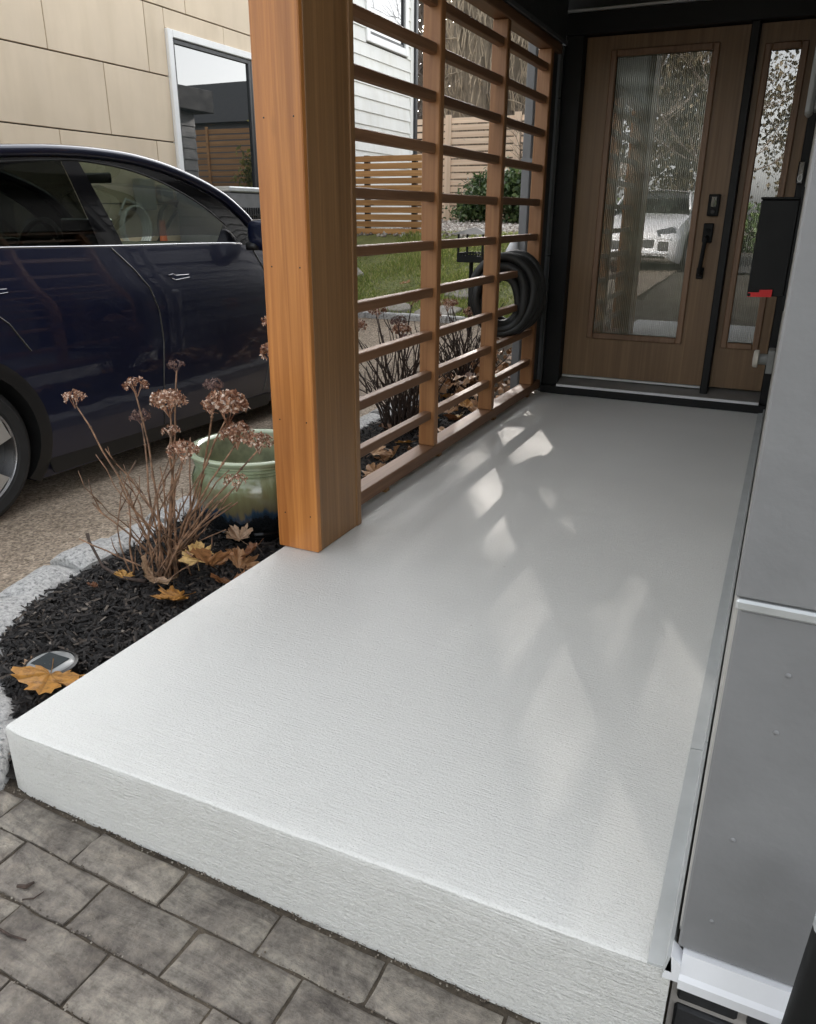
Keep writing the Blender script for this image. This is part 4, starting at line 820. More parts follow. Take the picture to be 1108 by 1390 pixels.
# ------------------------------------------------------------------ glazed pot
pc = (-1.70, 2.27, -0.135)
a = MB(); prof = [(0.0, 0.0), (.165, 0.0), (.178, .012), (.180, .025), (.174, .03), (.188, .042), (.190, .055), (.186, .06), (.198, .075), (.214, .12), (.226, .18), (.230, .24), (.226, .29), (.213, .325), (.205, .335), (.213, .341), (.205, .349), (.215, .356), (.207, .364), (.216, .372), (.216, .38), (.226, .385), (.236, .395), (.237, .405), (.229, .412), (.216, .412), (.205, .40)]
prof = [(q*1.02, h_*.80) for q, h_ in prof]
a.lathe(prof, pc, 'Z', 64); POT = a.build('glazed_pot', M['pot'], None, pc, smooth=50); tag(POT, 'large empty glazed pot shading from pale green rim to black base beside the cedar post', 'pot')
a = MB(); a.lathe([(.2045*1.02, .3195), (.20, .296), (.19, .24), (.186, .18), (.16, .13), (0, .125)], pc, 'Z', 48); a.build('inside', M['potin'], POT, smooth=True)

# ------------------------------------------------------------------ hydrangeas
def flower_head(c, rad, dense, mat, parent, flat=0.62):
    nn = dense; mb_v = []; mb_f = []
    r_ = random.Random(int(abs(c[0]*1000)+abs(c[1]*777)))
    for i in range(nn):
        t = r_.uniform(0, 2*math.pi); cz = r_.uniform(-.35, 1); q = math.sqrt(max(0, 1-cz*cz)); rr = rad*r_.uniform(.72, 1.02)
        d = Vector((q*math.cos(t), q*math.sin(t), cz)); p = Vector(c)+Vector((d.x*rr, d.y*rr, d.z*rr*flat))
        nrm = (d+Vector((r_.uniform(-.6, .6), r_.uniform(-.6, .6), r_.uniform(-.6, .6)))).normalized(); ua = nrm.orthogonal().normalized(); va = nrm.cross(ua)
        s_ = rad*r_.uniform(.13, .23); ph = r_.uniform(0, 6)
        for k in range(4):
            t0 = ph+k*math.pi/2
            e0 = ua*math.cos(t0-.6)+va*math.sin(t0-.6); e1 = ua*math.cos(t0+.6)+va*math.sin(t0+.6); e2 = ua*math.cos(t0)+va*math.sin(t0)
            o_ = len(mb_v); cu = r_.uniform(-.2, .6)
            mb_v += [tuple(p), tuple(p+e0*s_*.7+nrm*s_*.15), tuple(p+e2*s_*1.05+nrm*s_*cu), tuple(p+e1*s_*.7+nrm*s_*.15)]; mb_f.append((o_, o_+1, o_+2, o_+3))
    mb = MB(); mb.add(mb_v, mb_f)
    for i in range(9):
        t = r_.uniform(0, 6.28); q = r_.uniform(.3, .8)
        mb.tube([(c[0], c[1], c[2]-rad*.95), (c[0]+rad*q*.5*math.cos(t), c[1]+rad*q*.5*math.sin(t), c[2]-rad*.35), (c[0]+rad*q*math.cos(t), c[1]+rad*q*math.sin(t), c[2]+rad*.2)], rad*.025, 3)
    return mb.build('flower_head', mat, parent, tuple(c), norm=False)
def stempath(b, t, r_, bend=0.05):
    b, t = Vector(b), Vector(t); pts = []; k = 7; d = t-b
    s1 = Vector((r_.uniform(-1, 1), r_.uniform(-1, 1), 0))*bend
    for i in range(k+1):
        u = i/k; out = u**1.5 if True else u
        p = Vector((lerp(b.x, t.x, lerp(u, out, .55)), lerp(b.y, t.y, lerp(u, out, .55)), lerp(b.z, t.z, lerp(u, u**.85, .6))))
        p += s1*math.sin(u*math.pi)*0.6 + Vector((r_.uniform(-1, 1), r_.uniform(-1, 1), 0))*0.006
        pts.append(p)
    return pts
def hydrangea(name, base, heads, extra, label, seed, spread, hmin, hmax, mat, rad=0.0043):
    r_ = random.Random(seed); h = thing(name, base, label, 'hydrangea'); sm = MB()
    for (c, rd_, dens, kind) in heads:
        rd_ *= 0.86
        flower_head(c, rd_, dens, M['petal' if kind else 'petaldark'], h)
        b = (base[0]+r_.uniform(-.06, .06), base[1]+r_.uniform(-.06, .06), base[2])
        p = stempath(b, (c[0], c[1], c[2]-rd_*.6), r_); k = len(p); sm.tube(p, [lerp(rad, rad*.55, i/(k-1)) for i in range(k)], 6)
        for i in range(2, k-1, 2): sm.tube([p[i]+Vector((0, 0, -.004)), p[i], p[i]+Vector((0, 0, .004))], [rad*.7, rad*1.25, rad*.7], 6)
    for i in range(extra):
        t = r_.uniform(0, 2*math.pi); q = spread*math.sqrt(r_.random()); hh = r_.uniform(hmin, hmax)
        b = (base[0]+r_.uniform(-.08, .08), base[1]+r_.uniform(-.08, .08), base[2]); e = (base[0]+q*math.cos(t), base[1]+q*math.sin(t), base[2]+hh)
        p = stempath(b, e, r_, .07); k = len(p); r0 = rad*r_.uniform(.5, 1.0); sm.tube(p, [lerp(r0, r0*.6, j/(k-1)) for j in range(k)], 5)
        if r_.random() < .75:
            j = r_.randint(3, k-2); t2 = r_.uniform(0, 6.28); l2 = r_.uniform(.05, .13)
            sm.tube([p[j], p[j]+Vector((math.cos(t2)*l2*.4, math.sin(t2)*l2*.4, l2*.6)), p[j]+Vector((math.cos(t2)*l2*.5, math.sin(t2)*l2*.5, l2*1.1))], [r0*.7, r0*.55, r0*.35], 4)
    o = sm.build('stems', mat, h, base, smooth=True, norm=False); stuff(o)
    return h
Yh = 1.77
hd = [((-2.023, Yh, .44), .044, 60, 1), ((-1.748, Yh, .507), .044, 60, 1), ((-1.63, Yh, .470), .062, 150, 1), ((-1.602, Yh+.02, .578), .032, 40, 0), ((-1.452, Yh, .535), .036, 60, 0), ((-1.372, Yh-.05, .495), .072, 190, 1),
      ((-1.345, Yh-.05, .415), .058, 120, 1), ((-1.262, Yh-.06, .405), .045, 90, 1), ((-1.571, Yh-.02, .328), .055, 90, 1), ((-1.335, Yh-.08, .285), .04, 40, 1), ((-1.764, Yh+.02, .405), .042, 50, 0), ((-1.631, Yh, .377), .034, 50, 1)]
hydrangea('hydrangea', (-1.715, 1.77, -.13), hd, 38, 'leafless hydrangea with dried brown flower heads in front of the glazed pot', 3, .27, .12, .42, M['stem'])
hd2 = [((-1.36, 2.12, .70), .05, 90, 1), ((-1.345, 2.1, .615), .06, 130, 1), ((-1.325, 2.13, .555), .05, 80, 0), ((-1.36, 2.05, .635), .04, 60, 1)]
h2 = [((-1.40, 2.02, .69), .046, 80, 1), ((-1.385, 2.0, .60), .06, 130, 1), ((-1.38, 2.04, .55), .05, 70, 0), ((-1.365, 2.0, .655), .035, 60, 1)]
hydrangea('hydrangea', (-1.42, 2.13, -.12), h2, 5, 'small dried hydrangea pressed against the left side of the cedar post', 5, .05, .3, .5, M['stemdark'])
hd3 = [((-1.97, 3.55, .46), .07, 110, 1), ((-1.80, 3.75, .43), .065, 110, 1), ((-1.72, 3.55, .50), .05, 80, 0), ((-2.02, 3.9, .50), .06, 90, 1), ((-1.86, 4.0, .56), .055, 80, 1), ((-2.1, 3.6, .38), .06, 90, 1), ((-1.70, 3.95, .49), .05, 80, 1), ((-1.62, 3.45, .43), .05, 70, 0)]
hydrangea('hydrangea', (-1.80, 3.75, -.12), hd3, 60, 'dried hydrangea with dark upright twigs behind the nearest bay of the screen', 8, .34, .25, .62, M['stemdark'], .0055)
hd4 = [((-1.95, 4.75, .46), .06, 90, 1), ((-1.85, 4.9, .40), .06, 90, 1), ((-2.02, 5.0, .44), .05, 70, 1)]
hydrangea('hydrangea', (-1.86, 4.82, -.12), hd4, 60, 'dried hydrangea with dark twigs behind the middle bay of the screen', 12, .32, .25, .6, M['stemdark'], .0055)
# bare twig in the mulch near the edging
a = MB(); a.tube([(-1.70, 1.66, -.10), (-1.80, 1.655, -.105), (-1.88, 1.66, -.085), (-1.96, 1.69, -.02), (-1.975, 1.70, .0)], [.006, .006, .005, .005, .007], 6)
o = a.build('fallen_twig', M['stemdark'], None, (-1.8, 1.66, -.1), smooth=True); tag(o, 'bent dark twig lying on the mulch and over the edging stones', 'twig')

# ------------------------------------------------------------------ bird feeder
BF = thing('bird_feeder', (-2.245, 6.0, 0.0), 'black metal bird feeder tray on a thin pole at the edge of the lawn', 'bird feeder')
cx, cy = -2.245, 6.0
a = MB(); a.tube([(cx-.025, cy, -.02), (cx-.025, cy, .66)], .016, 10); a.build('pole', M['blackmetal'], BF)
a = MB()
for s_ in (-1, 1):
    a.box((cx-.105, cy+s_*.10-.004, .655), (cx+.105, cy+s_*.10+.004, .70)); a.box((cx+s_*.105-.004, cy-.10, .655), (cx+s_*.105+.004, cy+.10, .70))
    for k in range(9):
        a.box((cx-.103+k*.0245, cy+s_*.10-.004, .70), (cx-.091+k*.0245, cy+s_*.10+.004, .716)); a.box((cx+s_*.105-.004, cy-.103+k*.0245, .70), (cx+s_*.105+.004, cy-.091+k*.0245, .716))
    a.box((cx-.105, cy+s_*.10-.004, .716), (cx+.105, cy+s_*.10+.004, .724)); a.box((cx+s_*.105-.004, cy-.10, .716), (cx+s_*.105+.004, cy+.10, .724))
a.box((cx-.105, cy-.10, .652), (cx+.105, cy+.10, .656)); a.build('tray', M['blackmetal'], BF)
for sx_ in (-1, 1):
    for sy_ in (-1, 1): boxo('upright', (cx+sx_*.10-.007, cy+sy_*.095-.007, .70), (cx+sx_*.10+.007, cy+sy_*.095+.007, .862), M['blackmetal'], BF, .001)
a = MB(); a.add([(cx-.15, cy-.14, .86), (cx+.15, cy-.14, .86), (cx+.15, cy+.14, .86), (cx-.15, cy+.14, .86), (cx, cy, .91)], [(0, 1, 2, 3), (0, 1, 4), (1, 2, 4), (2, 3, 4), (3, 0, 4)]); a.build('roof', M['blackmetal'], BF)

# ------------------------------------------------------------------ cars
def interp(pts, x):
    if x <= pts[0][0]: return pts[0][1]
    for (a, fa), (b, fb) in zip(pts, pts[1:]):
        if x <= b:
            t = (x-a)/(b-a); return lerp(fa, fb, t)
    return pts[-1][1]
def cint(pts, x):   # smooth (catmull) interpolation
    n_ = len(pts)
    if x <= pts[0][0]: return pts[0][1]
    if x >= pts[-1][0]: return pts[-1][1]
    for i in range(n_-1):
        if x <= pts[i+1][0]:
            (x0_, y0_), (x1_, y1_) = pts[i], pts[i+1]; h_ = x1_-x0_
            m0 = (y1_-pts[i-1][1])/(x1_-pts[i-1][0]) if i > 0 else (y1_-y0_)/h_
            m1 = (pts[i+2][1]-y0_)/(pts[i+2][0]-x0_) if i < n_-2 else (y1_-y0_)/h_
            t = (x-x0_)/h_; return (2*t**3-3*t**2+1)*y0_+(t**3-2*t**2+t)*h_*m0+(-2*t**3+3*t**2)*y1_+(t**3-t**2)*h_*m1
def make_car(name, X, Y0, Z0, paint, label, suv=False):
    car = thing(name, (X, Y0+1.2, Z0), label, 'car')
    T = lambda w_, l_, h_: (X+w_, Y0+l_, Z0+h_)
    HW = [(-.82, .60), (-.74, .70), (-.55, .775), (-.2, .812), (.5, .826), (1.4, .828), (2.2, .822), (2.7, .80), (3.0, .755), (3.18, .68), (3.27, .56)]
    BELT = [(-.82, .92), (-.7, 1.04), (-.4, 1.09), (.3, 1.082), (.9, 1.071), (1.9, 1.056), (2.1, 1.03), (2.5, .94), (2.9, .84), (3.15, .72), (3.27, .62)]
    BOT = [(-.82, .34), (-.7, .24), (-.4, .15), (0, .115), (2.6, .11), (3.0, .15), (3.2, .2), (3.27, .26)]
    WP = [(0.0, .93), (.08, .965), (.2, .988), (.38, .998), (.52, 1.0), (.66, .997), (.74, .993), (.80, .984), (.86, .968), (.92, .950), (1.0, .925)]
    ls = sorted(set([round(-.82+i*.03, 4) for i in range(0, 137)] + [3.27]))
    ts = [i/30 for i in range(31)]
    CAB0, CAB1 = -.55, 2.28
    def side(l_, t):
        hb, h0 = cint(BELT, l_), cint(BOT, l_); hw = cint(HW, l_)
        return hw*cint(WP, t), lerp(h0, hb, t)
    def section(l_):
        pts = [(0, cint(BOT, l_)+.01), (.72*cint(HW, l_), cint(BOT, l_)+.005)]
        pts += [side(l_, t) for t in ts]
        w1, h1 = pts[-1]
        hood = 1.0+.0
        if CAB0 < l_ < CAB1: pts += [(w1-.035, h1-.004), (w1-.06, h1-.05), (w1-.07, .62), (0, .60)]
        else: pts += [(w1*.93, h1+.02), (w1*.7, h1+.045), (w1*.4, h1+.058), (0, h1+.062)]
        return pts
    secs = [section(l_) for l_ in ls]; k = len(secs[0])
    body = MB(); RW = [(0.0, .307), (2.49, .307)]; AR = .385
    for sg in (1, -1):
        V = []; 
        for l_, sc_ in zip(ls, secs):
            for (w_, h_) in sc_:
                ll, hh = l_, h_
                for cl_, ch_ in RW:      # pull vertices near the arch onto the circle
                    d = math.hypot(l_-cl_, h_-ch_)
                    if w_ > .5 and abs(d-AR) < .022 and h_ > .12: ll, hh = cl_+(l_-cl_)*AR/d, ch_+(h_-ch_)*AR/d
                V.append((sg*w_, ll, hh))
        F = []
        for i in range(len(ls)-1):
            for j in range(k-1):
                idx = (i*k+j, i*k+j+1, (i+1)*k+j+1, (i+1)*k+j); c_ = [sum(V[q][m_] for q in idx)/4 for m_ in range(3)]
                if abs(c_[0]) > .45 and j < 2+30 and any(math.hypot(c_[1]-a_, c_[2]-b_) < AR for a_, b_ in RW): continue
                F.append(idx if sg > 0 else idx[::-1])
        F.append(tuple(range(k)) if sg < 0 else tuple(range(k))[::-1]); F.append(tuple((len(ls)-1)*k+j for j in range(k)))
        body.add([T(*p) for p in V], F)
    body.build('body', paint, car, smooth=35)
    # arch lips, wells
    for sg in (1, -1):
        for cl_, ch_ in RW:
            pts = []; 
            for i in range(29):
                t = math.radians(-32+i*(244/28)); l_, h_ = cl_+AR*math.cos(t), ch_+AR*math.sin(t)
                hb, h0 = cint(BELT, l_), cint(BOT, l_); tt = max(0, min(1, (h_-h0)/(hb-h0))); pts.append((sg*(cint(HW, l_)*cint(WP, tt)), l_, max(h_, .11)))
            a = MB(); inner = [(p[0]-sg*.002+0, cl_+(p[1]-cl_)*.90, ch_+(p[2]-ch_)*.90) for p in pts]; outer = [(p[0]+sg*.006, p[1], p[2]) for p in pts]; out2 = [(p[0]+sg*.002, cl_+(p[1]-cl_)*1.05, ch_+(p[2]-ch_)*1.05) for p in pts]; deep = [(p[0]-sg*.25, q[1], q[2]) for p, q in zip(pts, inner)]
            nn = len(pts); a.add([T(*p) for p in out2+outer+inner+deep], [(r_*nn+i, r_*nn+i+1, (r_+1)*nn+i+1, (r_+1)*nn+i) for r_ in range(3) for i in range(nn-1)]); a.build('arch_trim', M['carblack'], car, smooth=40)
        a = MB(); a.prism([(-.05+.45, .13), (2.05, .10), (2.07, .17), (.38, .2)], 'X', sg*.79, sg*.80); a.v = [T(p[0], p[1], p[2]) for p in a.v]; a.build('sill_trim', M['carblack'], car)
        for cl_, ch_ in RW:
            wx = sg*.70; wh = MB()
            wh.lathe([(.225, .10), (.235, .112), (.27, .118), (.297, .10), (.306, .07), (.307, 0), (.306, -.07), (.29, -.1), (.2, -.1)], T(wx, cl_, ch_), 'X', 56)
            if sg < 0: wh.v = [(2*(X+wx)-p[0], p[1], p[2]) for p in wh.v]
            tyre = wh.build('tyre', M['rubber'], car, T(wx, cl_, ch_), smooth=40)
            sd_ = 1 if sg > 0 else -1
            a = MB(); a.lathe([(.222, -.09*sd_), (.2245, .085*sd_), (.2245, .108*sd_), (.2205, .112*sd_), (.2165, .104*sd_), (.21, .03*sd_)], T(wx, cl_, ch_), 'X', 56); a.build('rim', M['chrome'], tyre, smooth=40)
            a = MB(); a.lathe([(.215, .045*sd_), (.06, .07*sd_), (0, .07*sd_)], T(wx, cl_, ch_), 'X', 40); a.build('rim_back', M['carblack'], tyre, smooth=40)
            a = MB()
            for q in range(5):
                t0 = q*2*math.pi/5+.25
                def PT(r_, da, dep): return T(wx+dep*sd_, cl_+r_*math.cos(t0+da), ch_+r_*math.sin(t0+da))
                sec = [(.045, -.55, .088), (.045, .55, .088), (.13, .32, .093), (.2165, .36, .098), (.2165, -.10, .098), (.13, -.22, .093)]
                top = [PT(*s3) for s3 in sec]; bot = [PT(r_, d_, e_-.03) for r_, d_, e_ in sec]; m_ = len(sec)
                a.add(top+bot, [tuple(range(m_)), tuple(range(m_, 2*m_))[::-1]]+[(i, (i+1) % m_, m_+(i+1) % m_, m_+i) for i in range(m_)])
            a.build('spokes', M['alloy'], tyre)
    # greenhouse
    ROOF = [(-.72, 1.07), (-.6, 1.17), (-.3, 1.33), (.1, 1.43), (.526, 1.462), (.81, 1.482), (1.09, 1.485), (1.327, 1.470), (1.59, 1.421), (1.88, 1.322), (2.035, 1.22), (2.16, 1.10), (2.22, 1.04)]
    WTOP = [(-.45, 1.12), (-.25, 1.26), (.1, 1.36), (.5, 1.406), (.845, 1.434), (.97, 1.436), (1.236, 1.412), (1.465, 1.354), (1.696, 1.256), (1.855, 1.150), (1.94, 1.066)]
    def wl_(l_, h_): return cint(HW, l_)*.925-.022-.135*max(0, (h_-1.06)/.42)**1.15
    def gp(sg, l_, h_, o_=0): return T(sg*(wl_(l_, h_)+o_), l_, h_)
    def strip(nm, lo, hi, l0, l1, mat, sg, o_=0, nl=26, nh=5, slant=None):
        a = MB()
        def fn(u, v):
            l_ = lerp(l0, l1, u)
            if slant: l_ += 0
            h_ = lerp(lo(l_), hi(l_), v); return gp(sg, l_, h_, o_)
        a.grid(fn, nl, nh); return a.build(nm, mat, car, smooth=True)
    blt = lambda l_: cint(BELT, l_)-.002
    for sg in (1, -1):
        strip('roof_rail', lambda l_: max(blt(l_), min(cint(WTOP, l_), cint(ROOF, l_)-.012)) if l_ < 1.94 else blt(l_), lambda l_: cint(ROOF, l_), -.62, 2.2, M['glossblack'], sg, .003, 70, 4)
        a = MB(); a.tube([gp(sg, l_, cint(ROOF, l_)-.006, .008) for l_ in [-.6+i*.05 for i in range(56)]], .026, 10); a.build('roof_edge', paint, car, smooth=True)
        a = MB(); a.tube([gp(sg, l_, cint(WTOP, l_)+.006, .004) for l_ in [-.3+i*.05 for i in range(44)]], .004, 6); a.build('window_trim', M['carblack'], car, smooth=True)
        a = MB(); a.tube([gp(sg, l_, blt(l_)+.006, .012) for l_ in [-.3+i*.08 for i in range(29)]], .0065, 8); a.build('chrome_strip', M['chrome'], car, smooth=True)
        # slanted pillar panels: quad patches in (l,h)
        def patch(nm, bl, br, mat, o_=0.0, nl=12, nh=8):
            """bl(v), br(v): l at left and right edge for height fraction v"""
            a = MB()
            def fn(u, v):
                l_ = lerp(bl(v), br(v), u); h_ = lerp(blt(l_), max(blt(l_)+.001, cint(WTOP, l_)), v); return gp(sg, l_, h_, o_)
            a.grid(fn, nl, nh); return a.build(nm, mat, car, smooth=True)
        patch('rear_window', lambda v: -.42+.1*v, lambda v: lerp(.884, .836, v), M['cartint'])
        patch('pillar', lambda v: lerp(.886, .838, v), lambda v: lerp(1.036, .938, v), M['glossblack'], .002)
        patch('front_window', lambda v: lerp(1.038, .94, v), lambda v: lerp(1.93, 1.93, v), M['carpane'], 0, 24)
        a = MB(); a.prism([(1.72, 1.058), (1.95, 1.056), (1.83, 1.16)], 'X', 0, .004); a.v = [gp(sg, p[1], p[2], .003+p[0]) for p in a.v]; a.build('sail_panel', M['glossblack'], car)
        # mirror
        mc = T(sg*.905, 1.965, 1.105); a = MB()
        def fn(u, v):
            t = u*2*math.pi; ph = (v-.5)*math.pi; x_ = math.cos(ph)*math.cos(t); y_ = math.cos(ph)*math.sin(t); z_ = math.sin(ph)
            e_ = lambda q: math.copysign(abs(q)**.65, q)
            return (mc[0]+.11*e_(x_), mc[1]+(.06 if y_ > 0 else .035)*e_(y_), mc[2]+.085*e_(z_)-.012*x_*sg)
        a.grid(fn, 24, 14); a.build('mirror', paint, car, smooth=True)
        a = MB(); a.tube([T(sg*.80, 1.93, 1.045), T(sg*.87, 1.955, 1.045)], .022, 8); a.build('mirror_arm', M['carblack'], car, smooth=True)
        # door seams and handles
        def onside(l_, h_, o_=.0005):
            hb, h0 = cint(BELT, l_), cint(BOT, l_); t = max(0, min(1, (h_-h0)/(hb-h0))); return T(sg*(cint(HW, l_)*cint(WP, t)+o_), l_, h_)
        for pts in ([(.93, 1.068), (1.03, .97), (1.10, .88), (1.14, .76), (1.145, .62), (1.12, .42), (1.11, .25), (1.115, .19)], [(2.02, 1.04), (2.10, .9), (2.12, .7), (2.08, .45), (2.02, .25), (2.0, .19)], [(-.05, 1.07), (.1, .95), (.28, .8), (.36, .68)]):
            fine = []
            for (a0_, b0_), (a1_, b1_) in zip(pts, pts[1:]): fine += [onside(lerp(a0_, a1_, q/5), lerp(b0_, b1_, q/5)) for q in range(5)]
            fine.append(onside(*pts[-1])); a = MB(); a.tube(fine, .0042, 5); a.build('door_seam', M['carblack'], car)
        for l_, h_ in ((1.255, .915), (.16, .925)):
            a = MB(); pl = [(0, .014), (.035, .018), (.05, .010), (.15, .008), (.152, -.005), (.04, -.012), (.02, -.004)]
            top = [onside(l_+p, h_+q, .004) for p, q in pl]; bot = [onside(l_+p, h_+q, -.01) for p, q in pl]; m_ = len(pl)
            a.add(top+bot, [tuple(range(m_))]+[(i, (i+1) % m_, m_+(i+1) % m_, m_+i) for i in range(m_)]); a.build('door_handle', paint, car)
            a = MB(); a.tube([onside(l_+p, h_+q, .004) for p, q in pl], .0010, 4, True); a.build('handle_edge', M['chrome'], car)
    # roof and glass
    def top(u, v, l0, l1, bul, crown, dz=0):
        l_ = lerp(l0, l1, v); s_ = 2*u-1; we = wl_(l_, cint(ROOF, l_))+.004; q = 1-s_*s_
        return T(s_*we, l_+bul(l_)*q, cint(ROOF, l_)+crown*q+dz-.004)
    a = MB(); a.grid(lambda u, v: top(u, v, -.25, 1.42, lambda l_: .12*sst((l_-1.0)/.42)+.0, .045), 20, 30); a.build('roof', M['glossblack'] if not suv else paint, car, smooth=True)
    a = MB(); a.grid(lambda u, v: top(u, v, 1.42, 2.22, lambda l_: .12+.20*sst((l_-1.42)/.8), .045), 20, 20); a.build('windscreen', M['carpane'], car, smooth=True)
    a = MB(); a.grid(lambda u, v: top(u, v, -.70, -.25, lambda l_: -.06, .03), 20, 10); a.build('rear_screen', M['cartint'], car, smooth=True)
    # interior
    for sg in (1, -1):
        for l_, nm in ((.55, 'front_seat'), (-.30, 'rear_seat')):
            a = MB(); cx_ = sg*.36
            a.box(T(cx_-.24, l_+.05, .55), T(cx_+.24, l_+.52, .72), .05)
            bx_ = MB().box((-.23, -.06, 0), (.23, .06, .52), .05); a.add([T(cx_+p[0], l_+.02+p[1]-p[2]*.30, .66+p[2]) for p in bx_.v], bx_.f)
            hx = MB().box((-.12, -.045, 0), (.12, .045, .17), .04); a.add([T(cx_+p[0], l_-.17+p[1]-p[2]*.15, 1.19+p[2]) for p in hx.v], hx.f)
            a.build(nm, M['seat'], car, smooth=50)
    a = MB(); a.box(T(-.74, 1.72, .80), T(.74, 2.25, 1.045), .04); a.build('dashboard', M['seat'], car)
    a = MB(); a.box(T(-.70, 1.70, .985), T(.70, 1.74, 1.005), .004); a.build('dash_trim', M['seatlight'], car)
    a = MB(); a.box(T(-.19, 1.52, .96), T(.19, 1.545, 1.19), .008); a.build('centre_screen', M['glossblack'], car)
    a = MB(); a.tube([T(-.36+.17*math.cos(t), 1.50+.05*math.sin(t), 1.02+.16*math.sin(t)) for t in [i*math.pi/12 for i in range(24)]], .016, 8, True); a.build('steering_wheel', M['seat'], car, smooth=True)
    a = MB(); a.box(T(-.13, 1.62, 1.375), T(.13, 1.64, 1.43), .012); a.build('rear_view_mirror', M['carblack'], car)
    # nose
    for sg in (1, -1):
        a = MB(); pl = [(.30, .72), (.60, .80), (.66, .70), (.50, .60), (.34, .62)]
        yy = lambda w_: 3.28-(w_-.3)**2*.9 if w_ > .3 else 3.28
        a.add([T(sg*w_, yy(w_)+.006, h_) for w_, h_ in pl]+[T(sg*w_, yy(w_)-.25, h_) for w_, h_ in pl], [tuple(range(5))]+[(i, (i+1) % 5, 5+(i+1) % 5, 5+i) for i in range(5)]); a.build('headlight', M['headlight'], car)
    if suv:
        a = MB()
        for (w0, w1, h0_, h1_) in ((-.28, .28, .40, .56), (.34, .56, .36, .54), (-.56, -.34, .36, .54), (-.5, .5, .24, .29)): a.box(T(w0, 3.18, h0_), T(w1, 3.282, h1_), .02)
        a.build('grille', M['grate'], car)
        a = MB(); a.box(T(-.55, 3.24, .30), T(.55, 3.30, .355), .02); a.box(T(-.6, 3.20, .565), T(.6, 3.285, .60), .02); a.build('bumper', paint, car)
    return car
make_car('parked_car', -3.632, 1.917, -0.223, M['navy'], 'glossy navy blue electric crossover parked on the driveway beside the porch')
make_car('parked_suv', -2.72, -10.4, 0.0, M['carwhite'], 'white sport utility car parked in the street, seen mirrored in the door glass', True)

# ------------------------------------------------------------------ neighbour's house
NX = -5.0
NH = thing('neighbour_house', (NX-2, 7, 0), 'neighbouring house with cream panel cladding and white lap siding beyond the car', 'house')
boxo('wall', (NX-6, 4.0, -0.4), (NX-.022, 10.74, 4.4), M['joint'], NH, 0)
rows = [1.064-.505*2, 1.064-.505, 1.064, 1.569, 2.074, 2.579, 3.084, 3.589]
WY0, WY1, WZ0, WZ1 = 5.86, 8.1, 0.95, 2.43
for i, z in enumerate(rows):
    off = 4.61 if i % 2 == 0 else 4.10+1.02*0
    off = 4.61-1.02 if i % 2 == 0 else 4.105-1.02+.0
    for k in range(6):
        a_, b_ = off+1.02*k, off+1.02*(k+1); a_, b_ = max(a_, 4.08), min(b_, 8.72)
        if b_-a_ < .05: continue
        z0, z1 = z, z+.505
        # cut round the window
        segs = [(a_, b_)]
        if z1 > WZ0+.01 and z0 < WZ1-.01:
            segs = []
            if a_ < WY0: segs.append((a_, min(b_, WY0)))
            if b_ > WY1: segs.append((max(a_, WY1), b_))
        for (p, q) in segs:
            zz1 = z1
            if q-p > .03: boxo('wall_panel', (NX-.0215, p+.004, z0+.005), (NX, q-.004, zz1-.005), M['panelcream'], NH, 0.002)
        if segs == [] or (len(segs) and z0 < WZ1 < z1 and (a_ < WY1 and b_ > WY0)):
            if z0 < WZ1 < z1: boxo('wall_panel', (NX-.0215, max(a_, WY0)+.002, WZ1+.004), (NX, min(b_, WY1)-.002, z1-.005), M['panelcream'], NH, .002)
boxo('corner_board', (NX-.03, 4.02, -.3), (NX+.012, 4.079, 4.4), simple('brown_corner_trim', (0.12, 0.075, 0.05), 0.5), NH, .004)
def house_window(y0, y1, z0, z1, mull, frame_w=.06, tone='winwhite'):
    x = NX
    a = MB()
    for p, q in (((x-.03, y0, z0), (x+.03, y0+frame_w, z1)), ((x-.03, y1-frame_w, z0), (x+.03, y1, z1)), ((x-.03, y0+frame_w, z1-frame_w), (x+.03, y1-frame_w, z1)), ((x-.03, y0+frame_w, z0), (x+.03, y1-frame_w, z0+frame_w))): a.box(p, q, .006)
    wnd = a.build('window', M[tone], NH, (x, (y0+y1)/2, z0))
    ed = [y0+frame_w]+mull+[y1-frame_w]
    for p, q in zip(ed, ed[1:]):
        a = MB(); t = .035; b0, b1, c0, c1 = p+.002, q-.002, z0+frame_w+.002, z1-frame_w-.002
        for e, f in (((x-.028, b0, c0), (x+.008, b0+t, c1)), ((x-.028, b1-t, c0), (x+.008, b1, c1)), ((x-.028, b0+t, c1-t), (x+.008, b1-t, c1)), ((x-.028, b0+t, c0), (x+.008, b1-t, c0+t))): a.box(e, f, .003)
        a.build('sash', M['sash'], wnd)
        a = MB(); a.add([(x-.010, b0+t, c0+t), (x-.010, b1-t, c0+t), (x-.010, b1-t, c1-t), (x-.010, b0+t, c1-t)], [(0, 1, 2, 3)]); a.build('pane', M['mirrorpane'], wnd)
    return wnd
m, N, L, B = newmat('dark_window_glass'); B.inputs['Base Color'].default_value = (0.012, 0.015, 0.015, 1); B.inputs['Roughness'].default_value = 0.01; B.inputs['IOR'].default_value = 2.2; B.inputs['Specular IOR Level'].default_value = 0.8
bump(N, L, B, noise(N, L, coords(N, L, rnd=False), 1.2, 1), 0.02, 0.02); M['mirrorpane'] = m
house_window(WY0, WY1, WZ0, WZ1, [7.03])
